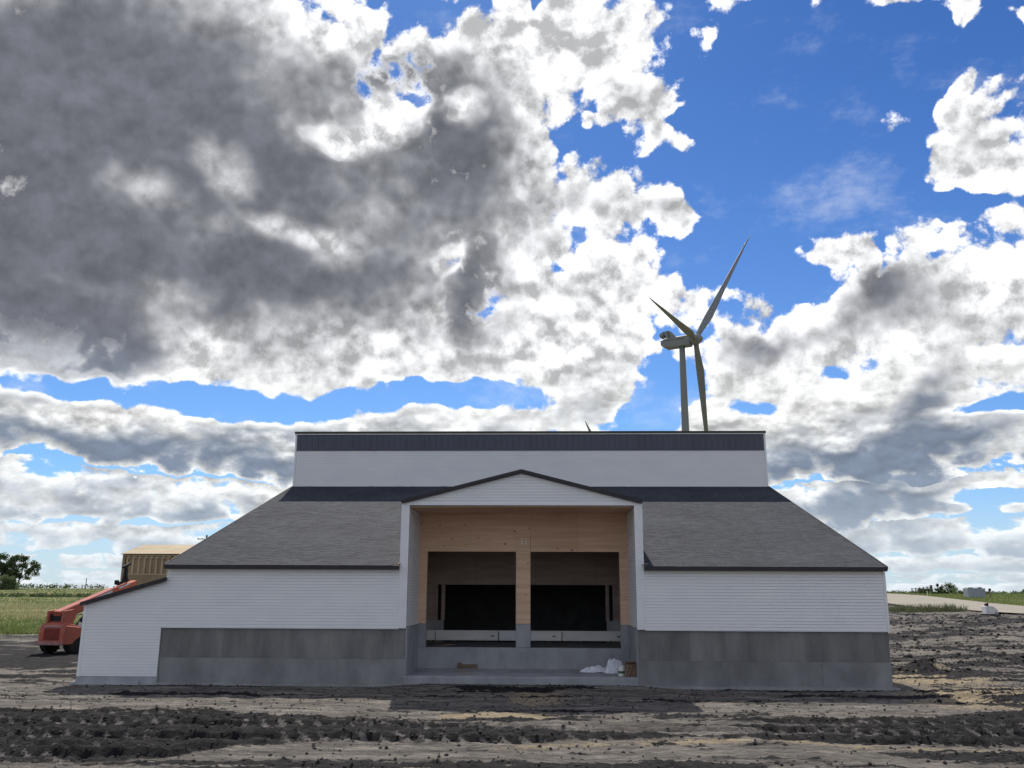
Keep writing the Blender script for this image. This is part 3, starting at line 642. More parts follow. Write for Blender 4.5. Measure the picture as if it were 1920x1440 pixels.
for x in (XL-0.06, XR+0.06):
    MB().bar((x, EAVE_Y-0.02, EAVE_Z-0.035), (x, CL_Y, CL_Z-0.035), 0.03, 0.12).build('rake_trim', M_FASCIA, barn)
# side walls under the roof
for x, sg in ((XL, -1), (XR, 1)):
    siding('side_siding', [[(0.0,1.80),(14.38,1.80),(14.38,roofz(14.38)-0.12),(0.0,roofz(0)-0.12)]], lambda u,o,z,x=x,sg=sg: (x+sg*(o-0.002), u, z), 1.80)
    MB().prism([(0.2,1.79),(14.38,1.79),(14.38,roofz(14.38)-0.11),(0.2,roofz(0.2)-0.11)], 'x', x-sg*0.004, x-sg*0.2).build('side_wall', M_OSB, barn)
# raised centre block above the roof
siding('clerestory_siding', [[(XL,8.0),(XR,8.0),(XR,10.10),(XL,10.10)]], front(CL_Y), 8.0)
MB().box(XL, XR, CL_Y+0.004, CL_Y+0.25, 7.9, CL_TOP-0.01).build('clerestory_wall', M_GROOVE, barn)
MB().box(XL+0.02, XR-0.02, CL_Y-0.055, CL_Y-0.005, CL_Z-0.02, CL_Z+0.055).build('wall_flashing', M_TRIM, barn)
band = MB().box(XL+0.06, XR-0.06, CL_Y-0.012, CL_Y+0.003, 10.10, 10.93).build('metal_band', M_NAVY, barn)
npan = 26; pw = (XR-XL-0.16)/npan; pm = MB()
pm.box(0.004, pw-0.004, -0.012, 0.0, 0, 0.815)
for k in range(3):
    c = pw*(k+0.5)/3; pm.prism([(c-0.035,-0.012),(c+0.035,-0.012),(c+0.018,-0.034),(c-0.018,-0.034)], 'z', 0.0, 0.815)
pmesh = pm.mesh('metal_panel'); pmesh.materials.append(M_NAVY)
for k in range(npan):
    o = link('metal_panel', pmesh, band); o.location = (XL+0.08+k*pw, CL_Y-0.0125, 10.105)
MB().box(XL+0.05, XR-0.05, CL_Y-0.05, CL_Y, 10.085, 10.106).build('band_trim', M_FASCIA, barn)
for x in (XL-0.03, XR-0.05):
    MB().box(x, x+0.085, CL_Y-0.05, CL_Y+0.06, 8.15, 11.0).build('corner_trim', M_TRIM, barn)
MB().box(XL-0.05, XR+0.05, CL_Y-0.07, CL_Y+0.02, 10.925, 10.975).build('top_trim', M_TRIM, barn)
MB().box(XL-0.07, XR+0.07, CL_Y-0.10, CL_Y+0.20, 10.978, 11.085).build('roof_cap', M_CAPDK, barn)
MB().hexa([(XL-0.06,CL_Y+0.2,10.95),(XR+0.06,CL_Y+0.2,10.95),(XR+0.06,27,7.3),(XL-0.06,27,7.3),(XL-0.06,CL_Y+0.2,11.06),(XR+0.06,CL_Y+0.2,11.06),(XR+0.06,27,7.4),(XL-0.06,27,7.4)]).build('rear_roof', M_SHING, barn)
for x0, x1 in ((XL, XL+0.15), (XR-0.15, XR)):
    MB().prism([(14.7,-0.3),(26.8,-0.3),(26.8,7.33),(14.7,10.92)], 'x', x0, x1).build('rear_side_wall', M_SIDING, barn)
MB().box(XL+0.16, XR-0.16, 26.6, 26.8, -0.3, 7.3).build('rear_wall', M_SIDING, barn)
# ---- porch
PB = 2.70
gz0, gap = 5.985, 7.02
gsl = (gap-gz0)/4.13
siding('gable_siding', [[(-4.13,gz0-0.02),(4.13,gz0-0.02),(0,gap)]], front(-0.05), 1.80)
MB().prism([(-4.10,5.93),(4.10,5.93),(4.10,6.0),(0,gap),(-4.10,6.0)], 'y', -0.046, 0.14).build('gable_wall', M_GROOVE, barn)
MB().box(-3.885, 3.875, -0.085, -0.046, 5.915, 5.985).build('gable_trim', M_TRIM, barn)
for s in (-1, 1):
    MB().bar((s*4.155, -0.10, 6.035), (0, -0.10, 7.095), 0.20, 0.115, (0,0,1)).build('gable_fascia', M_FASCIA, barn)
    MB().hexa([(s*4.16,-0.19,6.03),(0,-0.19,7.09),(0,11.2,7.09),(s*4.16,11.2,6.03),(s*4.16,-0.19,6.085),(0,-0.19,7.15),(0,11.2,7.15),(s*4.16,11.2,6.085)]).build('porch_roof', M_SHING, barn)
    xo = 4.135
    # corner posts wrapped in trim
    MB().box(min(s*3.87,s*xo), max(s*3.87,s*xo), -0.075, 0.0, 1.80, 5.995).build('porch_post_wrap', M_TRIM, barn, bevel=0.006)
    MB().box(min(s*3.865,s*3.93), max(s*3.865,s*3.93), -0.092, -0.0755, 1.805, 5.93).build('trim_strip', M_TRIM, barn)
    MB().box(min(s*4.07,s*4.145), max(s*4.07,s*4.145), -0.092, -0.0755, 1.805, 5.97).build('trim_strip', M_TRIM, barn)
    MB().box(min(s*3.88,s*xo), max(s*3.88,s*xo), 0.0, PB+0.3, 1.845, 5.97).build('porch_side_wall', M_GROOVE, barn)
    siding('porch_inner_siding', [[(0.0,1.85),(PB,1.85),(PB,5.86),(0.0,5.86)]], lambda u,o,z,s=s: (s*(3.879-o), u, z), 1.85)
    siding('porch_outer_siding', [[(0.0,3.8),(7.2,5.9),(7.2,6.0),(0.0,6.0)]], lambda u,o,z,s=s: (s*(xo+0.002+o), u, z), 1.85)
    MB().box(min(s*3.88,s*xo), max(s*3.88,s*xo), PB+0.3, 7.4, 5.0, 5.97).build('porch_side_wall', M_GROOVE, barn)
    MB().box(min(s*3.84,s*4.12), max(s*3.84,s*4.12), 0.015, PB+0.3, -0.4, 1.84).build('porch_knee_wall', M_CONC2, barn, bevel=0.01)
for k, (a, b) in enumerate(((-3.86,-1.45),(-1.45,0.99),(0.99,3.85))):
    MB().box(a+0.003, b-0.003, -0.02, PB+0.02, 5.868, 5.886).build('ceiling_sheet', M_PLY, barn)
slab = MB().hexa([(-3.95,-0.10,-0.3),(3.95,0.02,-0.3),(3.95,PB,-0.3),(-3.95,PB,-0.3),(-3.92,-0.10,0.275),(3.92,0.02,0.275),(3.92,PB,0.30),(-3.92,PB,0.30)]).build('porch_slab', M_CONC2, barn, bevel=0.02)
# porch back wall: concrete below, plywood above, two openings
bw = MB().box(-3.84, 3.84, PB, PB+0.25, -0.3, 1.032).build('dock_wall', M_CONC2, barn, bevel=0.01)
MB().box(-3.84, -3.553, PB, PB+0.25, 1.032, 1.862).build('dock_wall', M_CONC2, barn, bevel=0.01)
MB().box(3.553, 3.84, PB, PB+0.25, 1.032, 1.862).build('dock_wall', M_CONC2, barn, bevel=0.01)
MB().box(-0.262, 0.272, PB-0.02, PB+0.27, 1.032, 1.862).build('concrete_pier', M_CONC2, barn, bevel=0.012)
bwall = MB().box(-3.87, 3.87, PB+0.02, PB+0.18, 4.50, 5.865).build('back_wall_framing', M_STUD, barn)
for a, b in ((-3.87,-1.95),(-1.95,-0.26),(-0.26,0.28),(0.28,2.05),(2.05,3.87)):
    MB().box(a+0.004, b-0.004, PB-0.002, PB+0.018, 4.462 if b-a > 0.7 else 5.002, 5.866).build('plywood_sheet', M_PLY, bwall)
for a, b in ((-3.87,-3.568),(3.558,3.87)):
    MB().box(a, b, PB-0.002, PB+0.2, 1.864, 4.460).build('plywood_jamb', M_PLY, barn)
MB().box(-0.25, 0.26, PB+0.0, PB+0.24, 1.864, 4.99).build('centre_post', M_STUD, barn)
cp = MB().box(-0.262, 0.272, PB-0.034, PB-0.004, 1.866, 5.0).build('post_sheet', M_PLY, barn, bevel=0.004)
for i in range(2):
    for j in range(3):
        MB().disc_lathe([(0.030,0),(0.030,0.012),(0.018,0.024)], (-0.045+0.15*i, PB-0.034, 4.93-0.09*j), (0,-1,0), 8).build('bolt', M_BOLT, cp)
# the alley behind the openings and the inner wall
AY = 6.20
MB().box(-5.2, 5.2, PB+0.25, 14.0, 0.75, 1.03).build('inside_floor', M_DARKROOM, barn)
for s in (-1, 1):
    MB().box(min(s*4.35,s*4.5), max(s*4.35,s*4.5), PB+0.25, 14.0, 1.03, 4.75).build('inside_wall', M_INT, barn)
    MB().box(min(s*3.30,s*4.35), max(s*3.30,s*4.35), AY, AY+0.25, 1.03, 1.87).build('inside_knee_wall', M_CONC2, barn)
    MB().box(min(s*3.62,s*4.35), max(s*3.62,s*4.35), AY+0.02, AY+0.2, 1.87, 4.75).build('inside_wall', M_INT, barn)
    for x in (3.33, 3.62):
        MB().box(s*x-0.07, s*x+0.07, AY-0.03, AY+0.15, 1.875, 3.275).build('stud', M_INT, barn)
    MB().box(min(s*4.26,s*4.34), max(s*4.26,s*4.34), 4.2, 4.34, 1.03, 4.75).build('stud', M_INT, barn)
for a, b in ((-4.35,-2.0),(-2.0,0.44),(0.44,2.88),(2.88,4.35)):
    MB().box(a+0.005, b-0.005, AY, AY+0.02, 3.28, 4.75).build('inner_header_sheet', M_INT, barn)
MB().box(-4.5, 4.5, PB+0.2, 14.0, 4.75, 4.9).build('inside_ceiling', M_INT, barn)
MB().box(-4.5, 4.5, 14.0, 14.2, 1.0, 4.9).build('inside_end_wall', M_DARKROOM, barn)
# low galvanised gates across the inner opening
def gate(x0, x1, label, latch):
    t = thing('pit_gate', label, 'gate', (x0, 5.98, 1.03), group='low galvanised panels across the porch openings')
    w = x1-x0
    MB().box(0.01, w-0.01, 0, 0.035, 0.075, 0.445).build('gate_panel', M_GALV, t, bevel=0.006)
    MB().box(0.0, w, -0.012, 0.047, 0.425, 0.46).build('top_rail', M_GALV, t)
    for x in (0.02, w-0.05):
        MB().box(x, x+0.03, -0.008, 0.0, 0.08, 0.425).build('end_strip', M_GALV, t)
    for x in (w*0.3, w*0.8):
        MB().box(x-0.06, x+0.06, -0.02, 0.06, 0.0, 0.075).build('foot', M_WOODDK, t)
    if latch is not None: MB().box(latch-0.06, latch+0.06, -0.03, 0.0, 0.23, 0.27).build('latch', M_BLACK, t)
gate(-3.99, -3.60, 'shortest galvanised gate panel at the far left of the left porch opening', None)
gate(-3.59, -1.06, 'long galvanised gate panel with latch in the left porch opening', 2.30)
gate(-1.05, 1.48, 'galvanised gate panel passing behind the middle porch post', 2.22)
gate(1.49, 3.90, 'long galvanised gate panel at the right end of the right porch opening', 2.25)
# ------------------------------------------------------------------ litter on the porch
def crumple(name, w, d, h, seed, mat_, res=26):
    X, Y = np.meshgrid(np.linspace(-1,1,res*2), np.linspace(-1,1,res)); R = np.sqrt(X**2+Y**2)
    n = fbm(X*2.2+seed, Y*2.2, 4, seed, 0.65); q = np.abs(2*fbm(X*3.3, Y*3.3+seed, 4, seed+9, 0.7)-1)
    prof = np.clip(1-np.clip(R-0.25*(n-0.5)*4*0.4,0,1.4)**2.4, 0, 1)
    Z = h*prof*(0.35+0.95*n) + 0.35*h*(q-0.3)*prof; Z = np.where(prof <= 0.0, 0.0, np.maximum(Z, 0.0))+0.004
    Xd = X*w/2*(1+0.25*(n-0.5)); Yd = Y*d/2
    keep = prof > 0.02; mb = MB(); idx = -np.ones(X.shape, int)
    for i in range(X.shape[0]):
        for j in range(X.shape[1]): idx[i,j] = len(mb.v); mb.v.append((Xd[i,j], Yd[i,j], Z[i,j]))
    for i in range(X.shape[0]-1):
        for j in range(X.shape[1]-1):
            if keep[i:i+2, j:j+2].any(): mb.f.append((idx[i,j],idx[i,j+1],idx[i+1,j+1],idx[i+1,j]))
    return mb.build(name, mat_)
def tagmesh(o, label, cat, loc, rz=0, group=None):
    o.location = loc; o.rotation_euler = (0,0,rz); o['label'] = label; o['category'] = cat
    if group: o['group'] = group
    return o
FZ = 0.29
tagmesh(crumple('plastic_sheet', 1.2, 0.7, 0.20, 3, M_PLASTIC), 'long crumpled white plastic film lying flat on the porch slab', 'plastic sheet', (2.62, 1.85, FZ), 0.05)
tagmesh(crumple('plastic_sheet', 0.8, 0.7, 0.52, 8, M_PLASTIC), 'taller heap of crumpled white plastic film behind the bucket', 'plastic sheet', (3.25, 1.50, FZ), 0.4)
b = thing('bucket', 'white pail with green label band in front of the plastic heap', 'bucket', (3.36, 0.52, FZ-0.01))
MB().disc_lathe([(0.105,0),(0.12,0.30),(0.127,0.30),(0.127,0.325),(0.112,0.325),(0.10,0.05)], (0,0,0), (0,0,1), 18).build('pail', M_BUCKET, b, smooth=False)
MB().disc_lathe([(0.1125,0.0),(0.1165,0.08)], (0,0,0.085), (0,0,1), 18).build('label_band', M_GREEN, b)
MB().tube([(0.125*math.cos(t), -0.02-0.05*math.sin(t), 0.31-0.10*math.sin(t)) for t in np.linspace(0,math.pi,9)], 0.005, 5).build('handle', M_STEELDK, b)
c = thing('cardboard_box', 'open brown box leaning with wood offcuts in the right porch corner', 'box', (3.66, 0.46, FZ-0.01), -0.05)
for nm, bx in (('side_panel',(-0.17,-0.16,-0.2,0.2,0,0.40)),('side_panel',(0.19,0.20,-0.2,0.2,0,0.42)),('side_panel',(-0.16,0.19,-0.2,-0.19,0,0.40)),('side_panel',(-0.16,0.19,0.19,0.2,0,0.45)),('bottom_panel',(-0.16,0.19,-0.19,0.19,0.002,0.012))):
    MB().box(*bx).build(nm, M_CARD, c)
MB().hexa([(-0.16,-0.2,0.40),(0.19,-0.2,0.40),(0.19,-0.19,0.40),(-0.16,-0.19,0.40),(-0.13,-0.31,0.47),(0.17,-0.31,0.47),(0.17,-0.30,0.475),(-0.13,-0.30,0.475)]).build('flap', M_CARD, c)
for k, (x, t) in enumerate(((-0.24,0.16),(-0.19,0.10),(-0.13,0.16))):
    s_ = MB().bar((x,-0.30,0.0), (x+t,-0.21,0.36), 0.035, 0.018).build('wood_offcut', M_SCRAP)
    s_['label'] = ('short stick of scrap wood nearest the white bucket','middle scrap stick propped on the brown box','scrap stick propped nearest the slab corner')[k]
    s_['category'] = 'wood scrap'; s_['group'] = 'scrap sticks propped on the brown box'; s_.location = (3.66, 0.46, FZ-0.01)
tagmesh(MB().box(-0.32,0.32,-0.05,0.05,0,0.02).build('board_offcut', M_SCRAP), 'thin board offcut lying on the left of the porch slab', 'wood scrap', (-2.02, 1.35, FZ), 0.08)
tagmesh(MB().box(-0.36,-0.20,-0.02,0.02,0,0.20).box(-0.20,0.36,-0.015,0.015,0,0.15).build('cardboard_piece', M_CARD), 'brown cardboard strip standing against the dock wall', 'cardboard', (-2.0, PB-0.06, FZ+0.01), 0.02)
tagmesh(MB().bar((-0.35,0,0.012),(0.1,0.03,0.012),0.1,0.02).bar((0.0,-0.05,0.04),(0.38,0.08,0.04),0.09,0.02).build('board_offcut', M_SCRAP), 'two pale wood scraps on the ledge inside the left opening', 'wood scrap', (-2.95, 3.6, 1.031), 0.1)
# ------------------------------------------------------------------ wind turbines
def turbine(label, base, towtop, hub, tips, nac_len, axis, rtop, rbase, chord=1.0):
    t = thing('wind_turbine', label, 'wind turbine', base, group='wind turbines behind the barn')
    B = Vector(base); L = lambda p: Vector(p)-B
    n = 14; top = L(towtop)
    MB().tube([(top.x*k/n, top.y*k/n, top.z*k/n) for k in range(n+1)], [rbase+(rtop-rbase)*k/n for k in range(n+1)], 24).build('tower', M_TURB, t, smooth=True)
    ax = Vector(axis); ax.z = 0; ax.normalize(); side = Vector((-ax.y, ax.x, 0)); up = Vector((0,0,1)); h = L(hub)
    s = nac_len/9.4
    def P(a, b, z): return tuple(h + ax*a*s + side*b*s + up*z*s)
    mb = MB(); prof = [(-1.3,-1.75),(-8.6,-1.75),(-10.0,-0.75),(-10.0,0.1),(-9.3,0.85),(-7.6,1.15),(-1.3,1.35)]
    i = len(mb.v); m_ = len(prof)
    for b in (-1.45, 1.45): mb.v += [P(a, b, z) for a, z in prof]
    mb.f += [tuple(range(m_))[::-1], tuple(range(m_, 2*m_))] + [(k,(k+1)%m_,m_+(k+1)%m_,m_+k) for k in range(m_)]
    nac = mb.build('nacelle', M_TURB, t, bevel=0.22)
    MB().hexa([P(-7.9,-1.3,0.9),P(-7.0,-1.3,1.1),P(-7.0,1.3,1.1),P(-7.9,1.3,0.9),P(-9.3,-1.3,3.1),P(-7.6,-1.3,3.3),P(-7.6,1.3,3.3),P(-9.3,1.3,3.1)]).hexa([P(-7.6,-1.3,1.15),P(-5.4,-1.3,1.2),P(-5.4,1.3,1.2),P(-7.6,1.3,1.15),P(-7.9,-1.3,3.2),P(-7.1,-1.3,3.2),P(-7.1,1.3,3.2),P(-7.9,1.3,3.2)]).hexa([P(-10.2,-1.3,1.7),P(-9.1,-1.3,2.0),P(-9.1,1.3,2.0),P(-10.2,1.3,1.7),P(-10.2,-1.3,2.6),P(-8.9,-1.3,3.2),P(-8.9,1.3,3.2),P(-10.2,1.3,2.6)]).build('cooler_housing', M_TURB, nac)
    MB().bar(P(-10.0,0,0.4), P(-3,0,0.4), 2.96*s, 0.10*s).build('nacelle_seam', M_STEELDK, nac)
    MB().disc_lathe([(1.25*s,-1.4*s),(1.55*s,-0.9*s),(1.6*s,0.4*s),(1.3*s,1.2*s),(0.7*s,1.9*s),(0.15*s,2.2*s)], h, ax, 18).build('hub', M_TURB, t, smooth=True)
    for tip in tips:
        tp = L(tip); d = tp-h; ln = d.length; d.normalize(); c = ax - d*ax.dot(d); c.normalize(); w = d.cross(c)
        V_, F_ = [], []; st = [(0.02,0.95,0.95,0),(0.06,0.95,0.9,0),(0.12,1.2,0.6,-0.15),(0.20,1.5,0.42,-0.35),(0.30,1.32,0.32,-0.3),(0.45,1.02,0.24,-0.2),(0.62,0.76,0.17,-0.12),(0.80,0.50,0.11,-0.06),(0.93,0.28,0.07,0),(0.985,0.15,0.04,0),(1.0,0.03,0.02,0)]
        q = 12
        for (f, hc, th, off) in st:
            o = h + d*(ln*f) - ax*0.0 + c*(-off) 
            tw = math.radians(14*(1-f))
            cc = c*math.cos(tw)+w*math.sin(tw); ww = w*math.cos(tw)-c*math.sin(tw)
            for k in range(q):
                a = 2*math.pi*k/q; V_.append(tuple(o + cc*(math.cos(a)*hc*s*chord) + ww*(math.sin(a)*th*s*chord*(0.6+0.4*math.cos(a)))))
        mb = MB(); mb.v = V_
        for r in range(len(st)-1):
            for k in range(q): mb.f.append((r*q+k, r*q+(k+1)%q, (r+1)*q+(k+1)%q, (r+1)*q+k))
        mb.f.append(tuple(range(q))[::-1]); mb.f.append(tuple(range((len(st)-1)*q, len(st)*q)))
        mb.build('blade', M_TURB, t, smooth=True)
    return t
ax1 = (math.cos(-0.49), math.sin(-0.49), 0)
turbine('large wind turbine with three blades rising above the barn roof', (40.54,212.58,2.5), (40.54,212.58,71.2), (44.1,210.68,72.58),
        [(64.778,224.356,109.899),(26.176,169.648,71.211),(50.96,232.917,34.297)], 9.4, ax1, 0.82, 1.5, 0.84)
def _far():
    hub = Vector((44.4,550,79.1)); tip = Vector((29.06,550,113.95)); d = tip-hub; ln = d.length; a = math.atan2(d.z, d.x)
    tips = [tuple(hub+Vector((math.cos(a+k*2.0944),0,math.sin(a+k*2.0944)))*ln) for k in range(3)]
    turbine('distant wind turbine of which one blade tip peeks over the ridge cap', (44.4,554.5,2.8), (44.4,554.5,77.6), tuple(hub), tips, 9.4, (0.8,-0.6,0), 1.2, 2.1, 1.9)
_far()
# ------------------------------------------------------------------ telehandler behind the lean-to
def telehandler():
    t = thing('telehandler', 'old red telehandler with raised boom parked behind the lean-to', 'telehandler', (-22.01,13.51,gz(-22.01,13.51)-0.03), math.radians(78.6))
    ch = MB().prism([(-1.95,0.58),(-1.95,1.02),(-1.88,1.34),(-0.2,1.16),(1.7,1.10),(1.7,0.92),(0.5,0.88),(-0.75,0.80),(-1.15,0.62),(-1.3,0.45),(-1.85,0.45)], 'y', -0.70, 0.70).build('chassis', M_RED, t, bevel=0.03)
    MB().box(-2.01,-1.93,-0.74,0.72,0.44,0.60).build('rear_bumper', mat('scuffed_bumper_paint',(0.40,0.26,0.25),(0.30,0.12,0.11),5,rough=0.7), t, bevel=0.015)
    g = MB().box(-1.975,-1.94,-0.44,0.40,0.68,1.20).build('grille', M_REDDK, t)
    for k in range(9): MB().bar((-1.985,-0.42,0.715+0.055*k),(-1.985,0.38,0.715+0.055*k),0.03,0.02).build('grille_slat', M_REDDK, g)
    MB().box(-1.94,-1.86,-0.50,0.46,1.25,1.33).build('hood_lip', M_WHITEP if False else mat('pale_lip_paint',(0.42,0.27,0.25),rough=0.6), t)
    hood = MB().prism([(-1.90,1.30),(-1.82,1.46),(-0.4,1.20),(-0.4,1.12)], 'y', -0.62, 0.62).build('engine_hood', M_RED, t, bevel=0.02)
    for y in (-0.46, 0.36):
        MB().prism([(-1.86,1.40),(-1.82,2.0),(-1.15,2.06),(-0.95,1.72),(-1.15,1.30)], 'y', y, y+0.10).build('boom_tower_plate', M_RED, t, bevel=0.012)
    MB().box(-1.80,-1.70,-0.36,0.36,1.42,1.52).build('tower_crossmember', M_REDDK, t)
    MB().box(-1.70,-1.10,-0.34,0.34,1.45,1.85).build('tower_gap_shade', M_BLACK, t)  # black block stands in for the shade in the opening between the plates
    # boom: outer section with decal, inner section, head with carriage
    A = Vector((-1.70,0,1.76)); Bm = Vector((3.75,0,3.36)); u = (Bm-A).normalized()
    nrm = Vector((-u.z,0,u.x))
    bo = MB().bar(A, A+u*3.9, 0.40, 0.42).build('boom', M_RED, t, bevel=0.012)
    MB().bar(A+nrm*0.217, A+u*3.9+nrm*0.217, 0.36, 0.012).build('boom_sunlit_top', mat('sunlit_red',(0.60,0.24,0.20),(0.52,0.17,0.14),3,rough=0.4), bo)  # lighter red strip paints the sunlight on the boom's top
    MB().bar(A-nrm*0.225+u*0.6, A+u*3.9-nrm*0.225, 0.36, 0.035).build('boom_underside', M_BLACK, bo)
    dec = MB().bar(A+u*1.55+Vector((0,-0.205,0))+nrm*0.01, A+u*3.7+Vector((0,-0.205,0))+nrm*0.01, 0.008, 0.30).build('boom_decal', M_WHITEP, bo)
    q = A+u*1.78+Vector((0,-0.212,0))+nrm*0.01     # the half-hidden boom lettering: a ring, then strokes
    ring = MB()
    for k in range(12):
        a0, a1 = 2*math.pi*k/12, 2*math.pi*(k+1)/12
        ring.bar(q+u*0.10*math.cos(a0)+nrm*0.10*math.sin(a0), q+u*0.10*math.cos(a1)+nrm*0.10*math.sin(a1), 0.006, 0.035, (0,1,0))
    ring.build('decal_letter', M_BLACK, bo)
    for k, segs in enumerate([((0,-.09,0,.09),(0,0,.09,.09),(0,0,.09,-.09)),((0,.09,0,-.09),(0,-.09,.10,-.09),(.10,-.09,.10,.09)),((0,-.09,0,.09),(0,.09,.06,0),(.06,0,.12,.09),(.12,.09,.12,-.09)),((0,-.09,0,.09),(0,.09,.06,0),(.06,0,.12,.09),(.12,.09,.12,-.09))]):
        o = q+u*(0.20+0.21*k); m_ = MB()
        for (x0,z0,x1,z1) in segs: m_.bar(o+u*x0+nrm*z0, o+u*x1+nrm*z1, 0.006, 0.03, (0,1,0))
        m_.build('decal_letter', M_BLACK, bo)
    MB().bar(A+u*3.85+nrm*0.0, A+u*5.2, 0.30, 0.30).build('boom_extension', M_ORANGE, t, bevel=0.01)
    MB().bar(A+u*4.3+nrm*0.10+Vector((0,-0.155,0)), A+u*5.2+nrm*0.10+Vector((0,-0.155,0)), 0.012, 0.09).build('extension_stripe', M_WHITEP, t)
    MB().bar(A+u*5.15, A+u*5.72, 0.34, 0.24).build('boom_head', M_ORANGE, t, bevel=0.02)
    ca = MB()
    E_ = A+u*4.75+nrm*0.28
    ca.bar(E_-u*0.35, E_+u*0.45+nrm*0.02, 0.12, 0.14).bar(E_+u*0.30-nrm*0.1, E_+u*0.42+nrm*0.78, 0.10, 0.16).bar(E_-u*0.42, E_-u*0.40+nrm*0.22, 0.2, 0.12).bar(E_+u*0.15+nrm*0.76, E_+u*0.75+nrm*0.80, 0.12, 0.10).bar(E_+u*0.05, E_+u*0.32+nrm*0.5, 0.08, 0.10)
    ca.build('fork_carriage', M_BLACK, t)
    MB().bar((-0.5,-0.12,1.20),(0.35,-0.12,2.0),0.13,0.13).build('lift_cylinder', M_BLACK, t)
    MB().bar((-0.95,0.2,1.3),(-0.35,0.2,2.05),0.11,0.11).build('lift_cylinder', M_BLACK, t)
    MB().tube([(0.62,-0.30,1.16),(0.60,-0.30,1.6),(0.52,-0.30,2.05)], 0.035, 8).build('tilt_rod', M_YEL, t)
    MB().bar((-1.05,-0.71,1.42),(-0.35,-0.71,1.06),0.02,0.20).build('white_stripe_plate', M_WHITEP, t)
    MB().box(-0.45,1.3,-0.92,-0.60,1.10,1.15).build('fender', mat('pale_fender',(0.45,0.33,0.31),rough=0.6), t, bevel=0.01)
    MB().prism([(0.35,1.15),(0.95,1.15),(0.80,1.42),(0.50,1.42)], 'y', -0.55, -0.25).build('valve_cover', M_ORANGE, t)
    cab = MB()
    for x, y in ((-0.6,0.95),(0.6,0.95),(-0.6,0.35),(0.6,0.35)): cab.bar((x,y,1.0),(x*0.9,y,1.75),0.05,0.05)
    cab.box(-0.62,0.62,0.32,0.98,1.74,1.79); cab.box(-0.6,0.6,0.34,0.96,0.72,1.0)
    cab.build('cab_frame', M_STEELDK, t)
    for x in (-0.98, 1.42):
        for y in (-0.50, 0.80):
            w = MB().disc_lathe([(0.40,-0.19),(0.52,-0.19),(0.57,-0.13),(0.57,0.13),(0.52,0.19),(0.40,0.19)], (x,y,0.57), (0,1,0), 26)
            for k in range(18):
                a = 2*math.pi*k/18; p = Vector((x+0.57*math.cos(a), y, 0.57+0.57*math.sin(a)))
                w.bar(p+Vector((0,-0.17,0)), p+Vector((0.05*math.sin(a),0.02,-0.05*math.cos(a))), 0.05, 0.05, (math.cos(a),0,math.sin(a)))
            wo = w.build('wheel', M_TYRE, t)
            MB().disc_lathe([(0.38,-0.15),(0.38,0.15),(0.12,0.17),(0.12,-0.17)], (x,y,0.57), (0,1,0), 18).build('rim', M_WHITEP, wo)
telehandler()
# ------------------------------------------------------------------ unfinished plywood building
def framed_shed():
    t = thing('framed_shed', 'unfinished timber framed shed with bare plywood roof behind the lean-to', 'shed', (-28.1,30,0))
    L, D, Z0, ZE = 15.0, 6.4, -0.2, 5.40
    for a in np.arange(0, L, 2.44):
        MB().box(a+0.004, min(a+2.436, L), 0.10, 0.12, Z0, 4.05).build('plywood_sheet', M_OSB, t)
        MB().box(a+0.004, min(a+2.436, L), 0.10, 0.12, 4.055, 5.34).build('plywood_sheet', M_OSB, t)
    MB().box(0, L, 0.0, 0.12, 3.98, 4.06).build('bottom_plate', M_STUD, t)
    MB().box(0, L, -0.03, -0.002, Z0, 3.97).build('lower_sheathing', M_OSB, t)
    MB().box(0.02, L, 0.0, 0.10, 5.10, 5.15).build('top_plate', M_STUD, t)
    MB().box(0.02, L, -0.01, 0.09, 5.24, 5.34).build('top_plate', M_STUD, t)
    for k in range(13):
        MB().box(0.25+k*0.406, 0.345+k*0.406, 0.005, 0.098, 4.062, 5.098).build('stud', M_STUD, t)
        MB().box(0.30+k*0.406, 0.42+k*0.406, 0.0, 0.09, 5.152, 5.238).build('blocking', M_STUD, t)
    MB().box(0.0, 0.16, -0.06, 0.12, Z0, 5.33).build('corner_board', M_OSB, t)
    MB().box(-0.02, 0.0, -0.05, D, Z0, 5.33).build('end_wall', M_OSB, t)
    MB().box(0, L, D, D+0.1, Z0, 5.33).build('rear_wall', M_OSB, t)
    MB().box(-0.1, L+0.1, -0.12, -0.10, 5.345, 5.375).build('eave_edge', M_FASCIA, t)
    for k, a in enumerate(np.arange(-0.1, L, 2.44)):
        b = min(a+2.436, L+0.1)
        for y0, z0, y1, z1 in ((-0.12,5.38,1.6,5.775),(1.6,5.78,3.2,6.15),(6.5,5.38,3.2,6.15)):
            MB().hexa([(a,y0,z0),(b,y0,z0),(b,y1,z1),(a,y1,z1),(a,y0,z0+0.02),(b,y0,z0+0.02),(b,y1,z1+0.02),(a,y1,z1+0.02)]).build('roof_sheet', M_ROOFPLY, t)
    MB().prism([(0.0,5.33),(6.4,5.33),(3.2,6.12)], 'x', -0.02, 0.0).build('gable_end', M_OSB, t)
framed_shed()
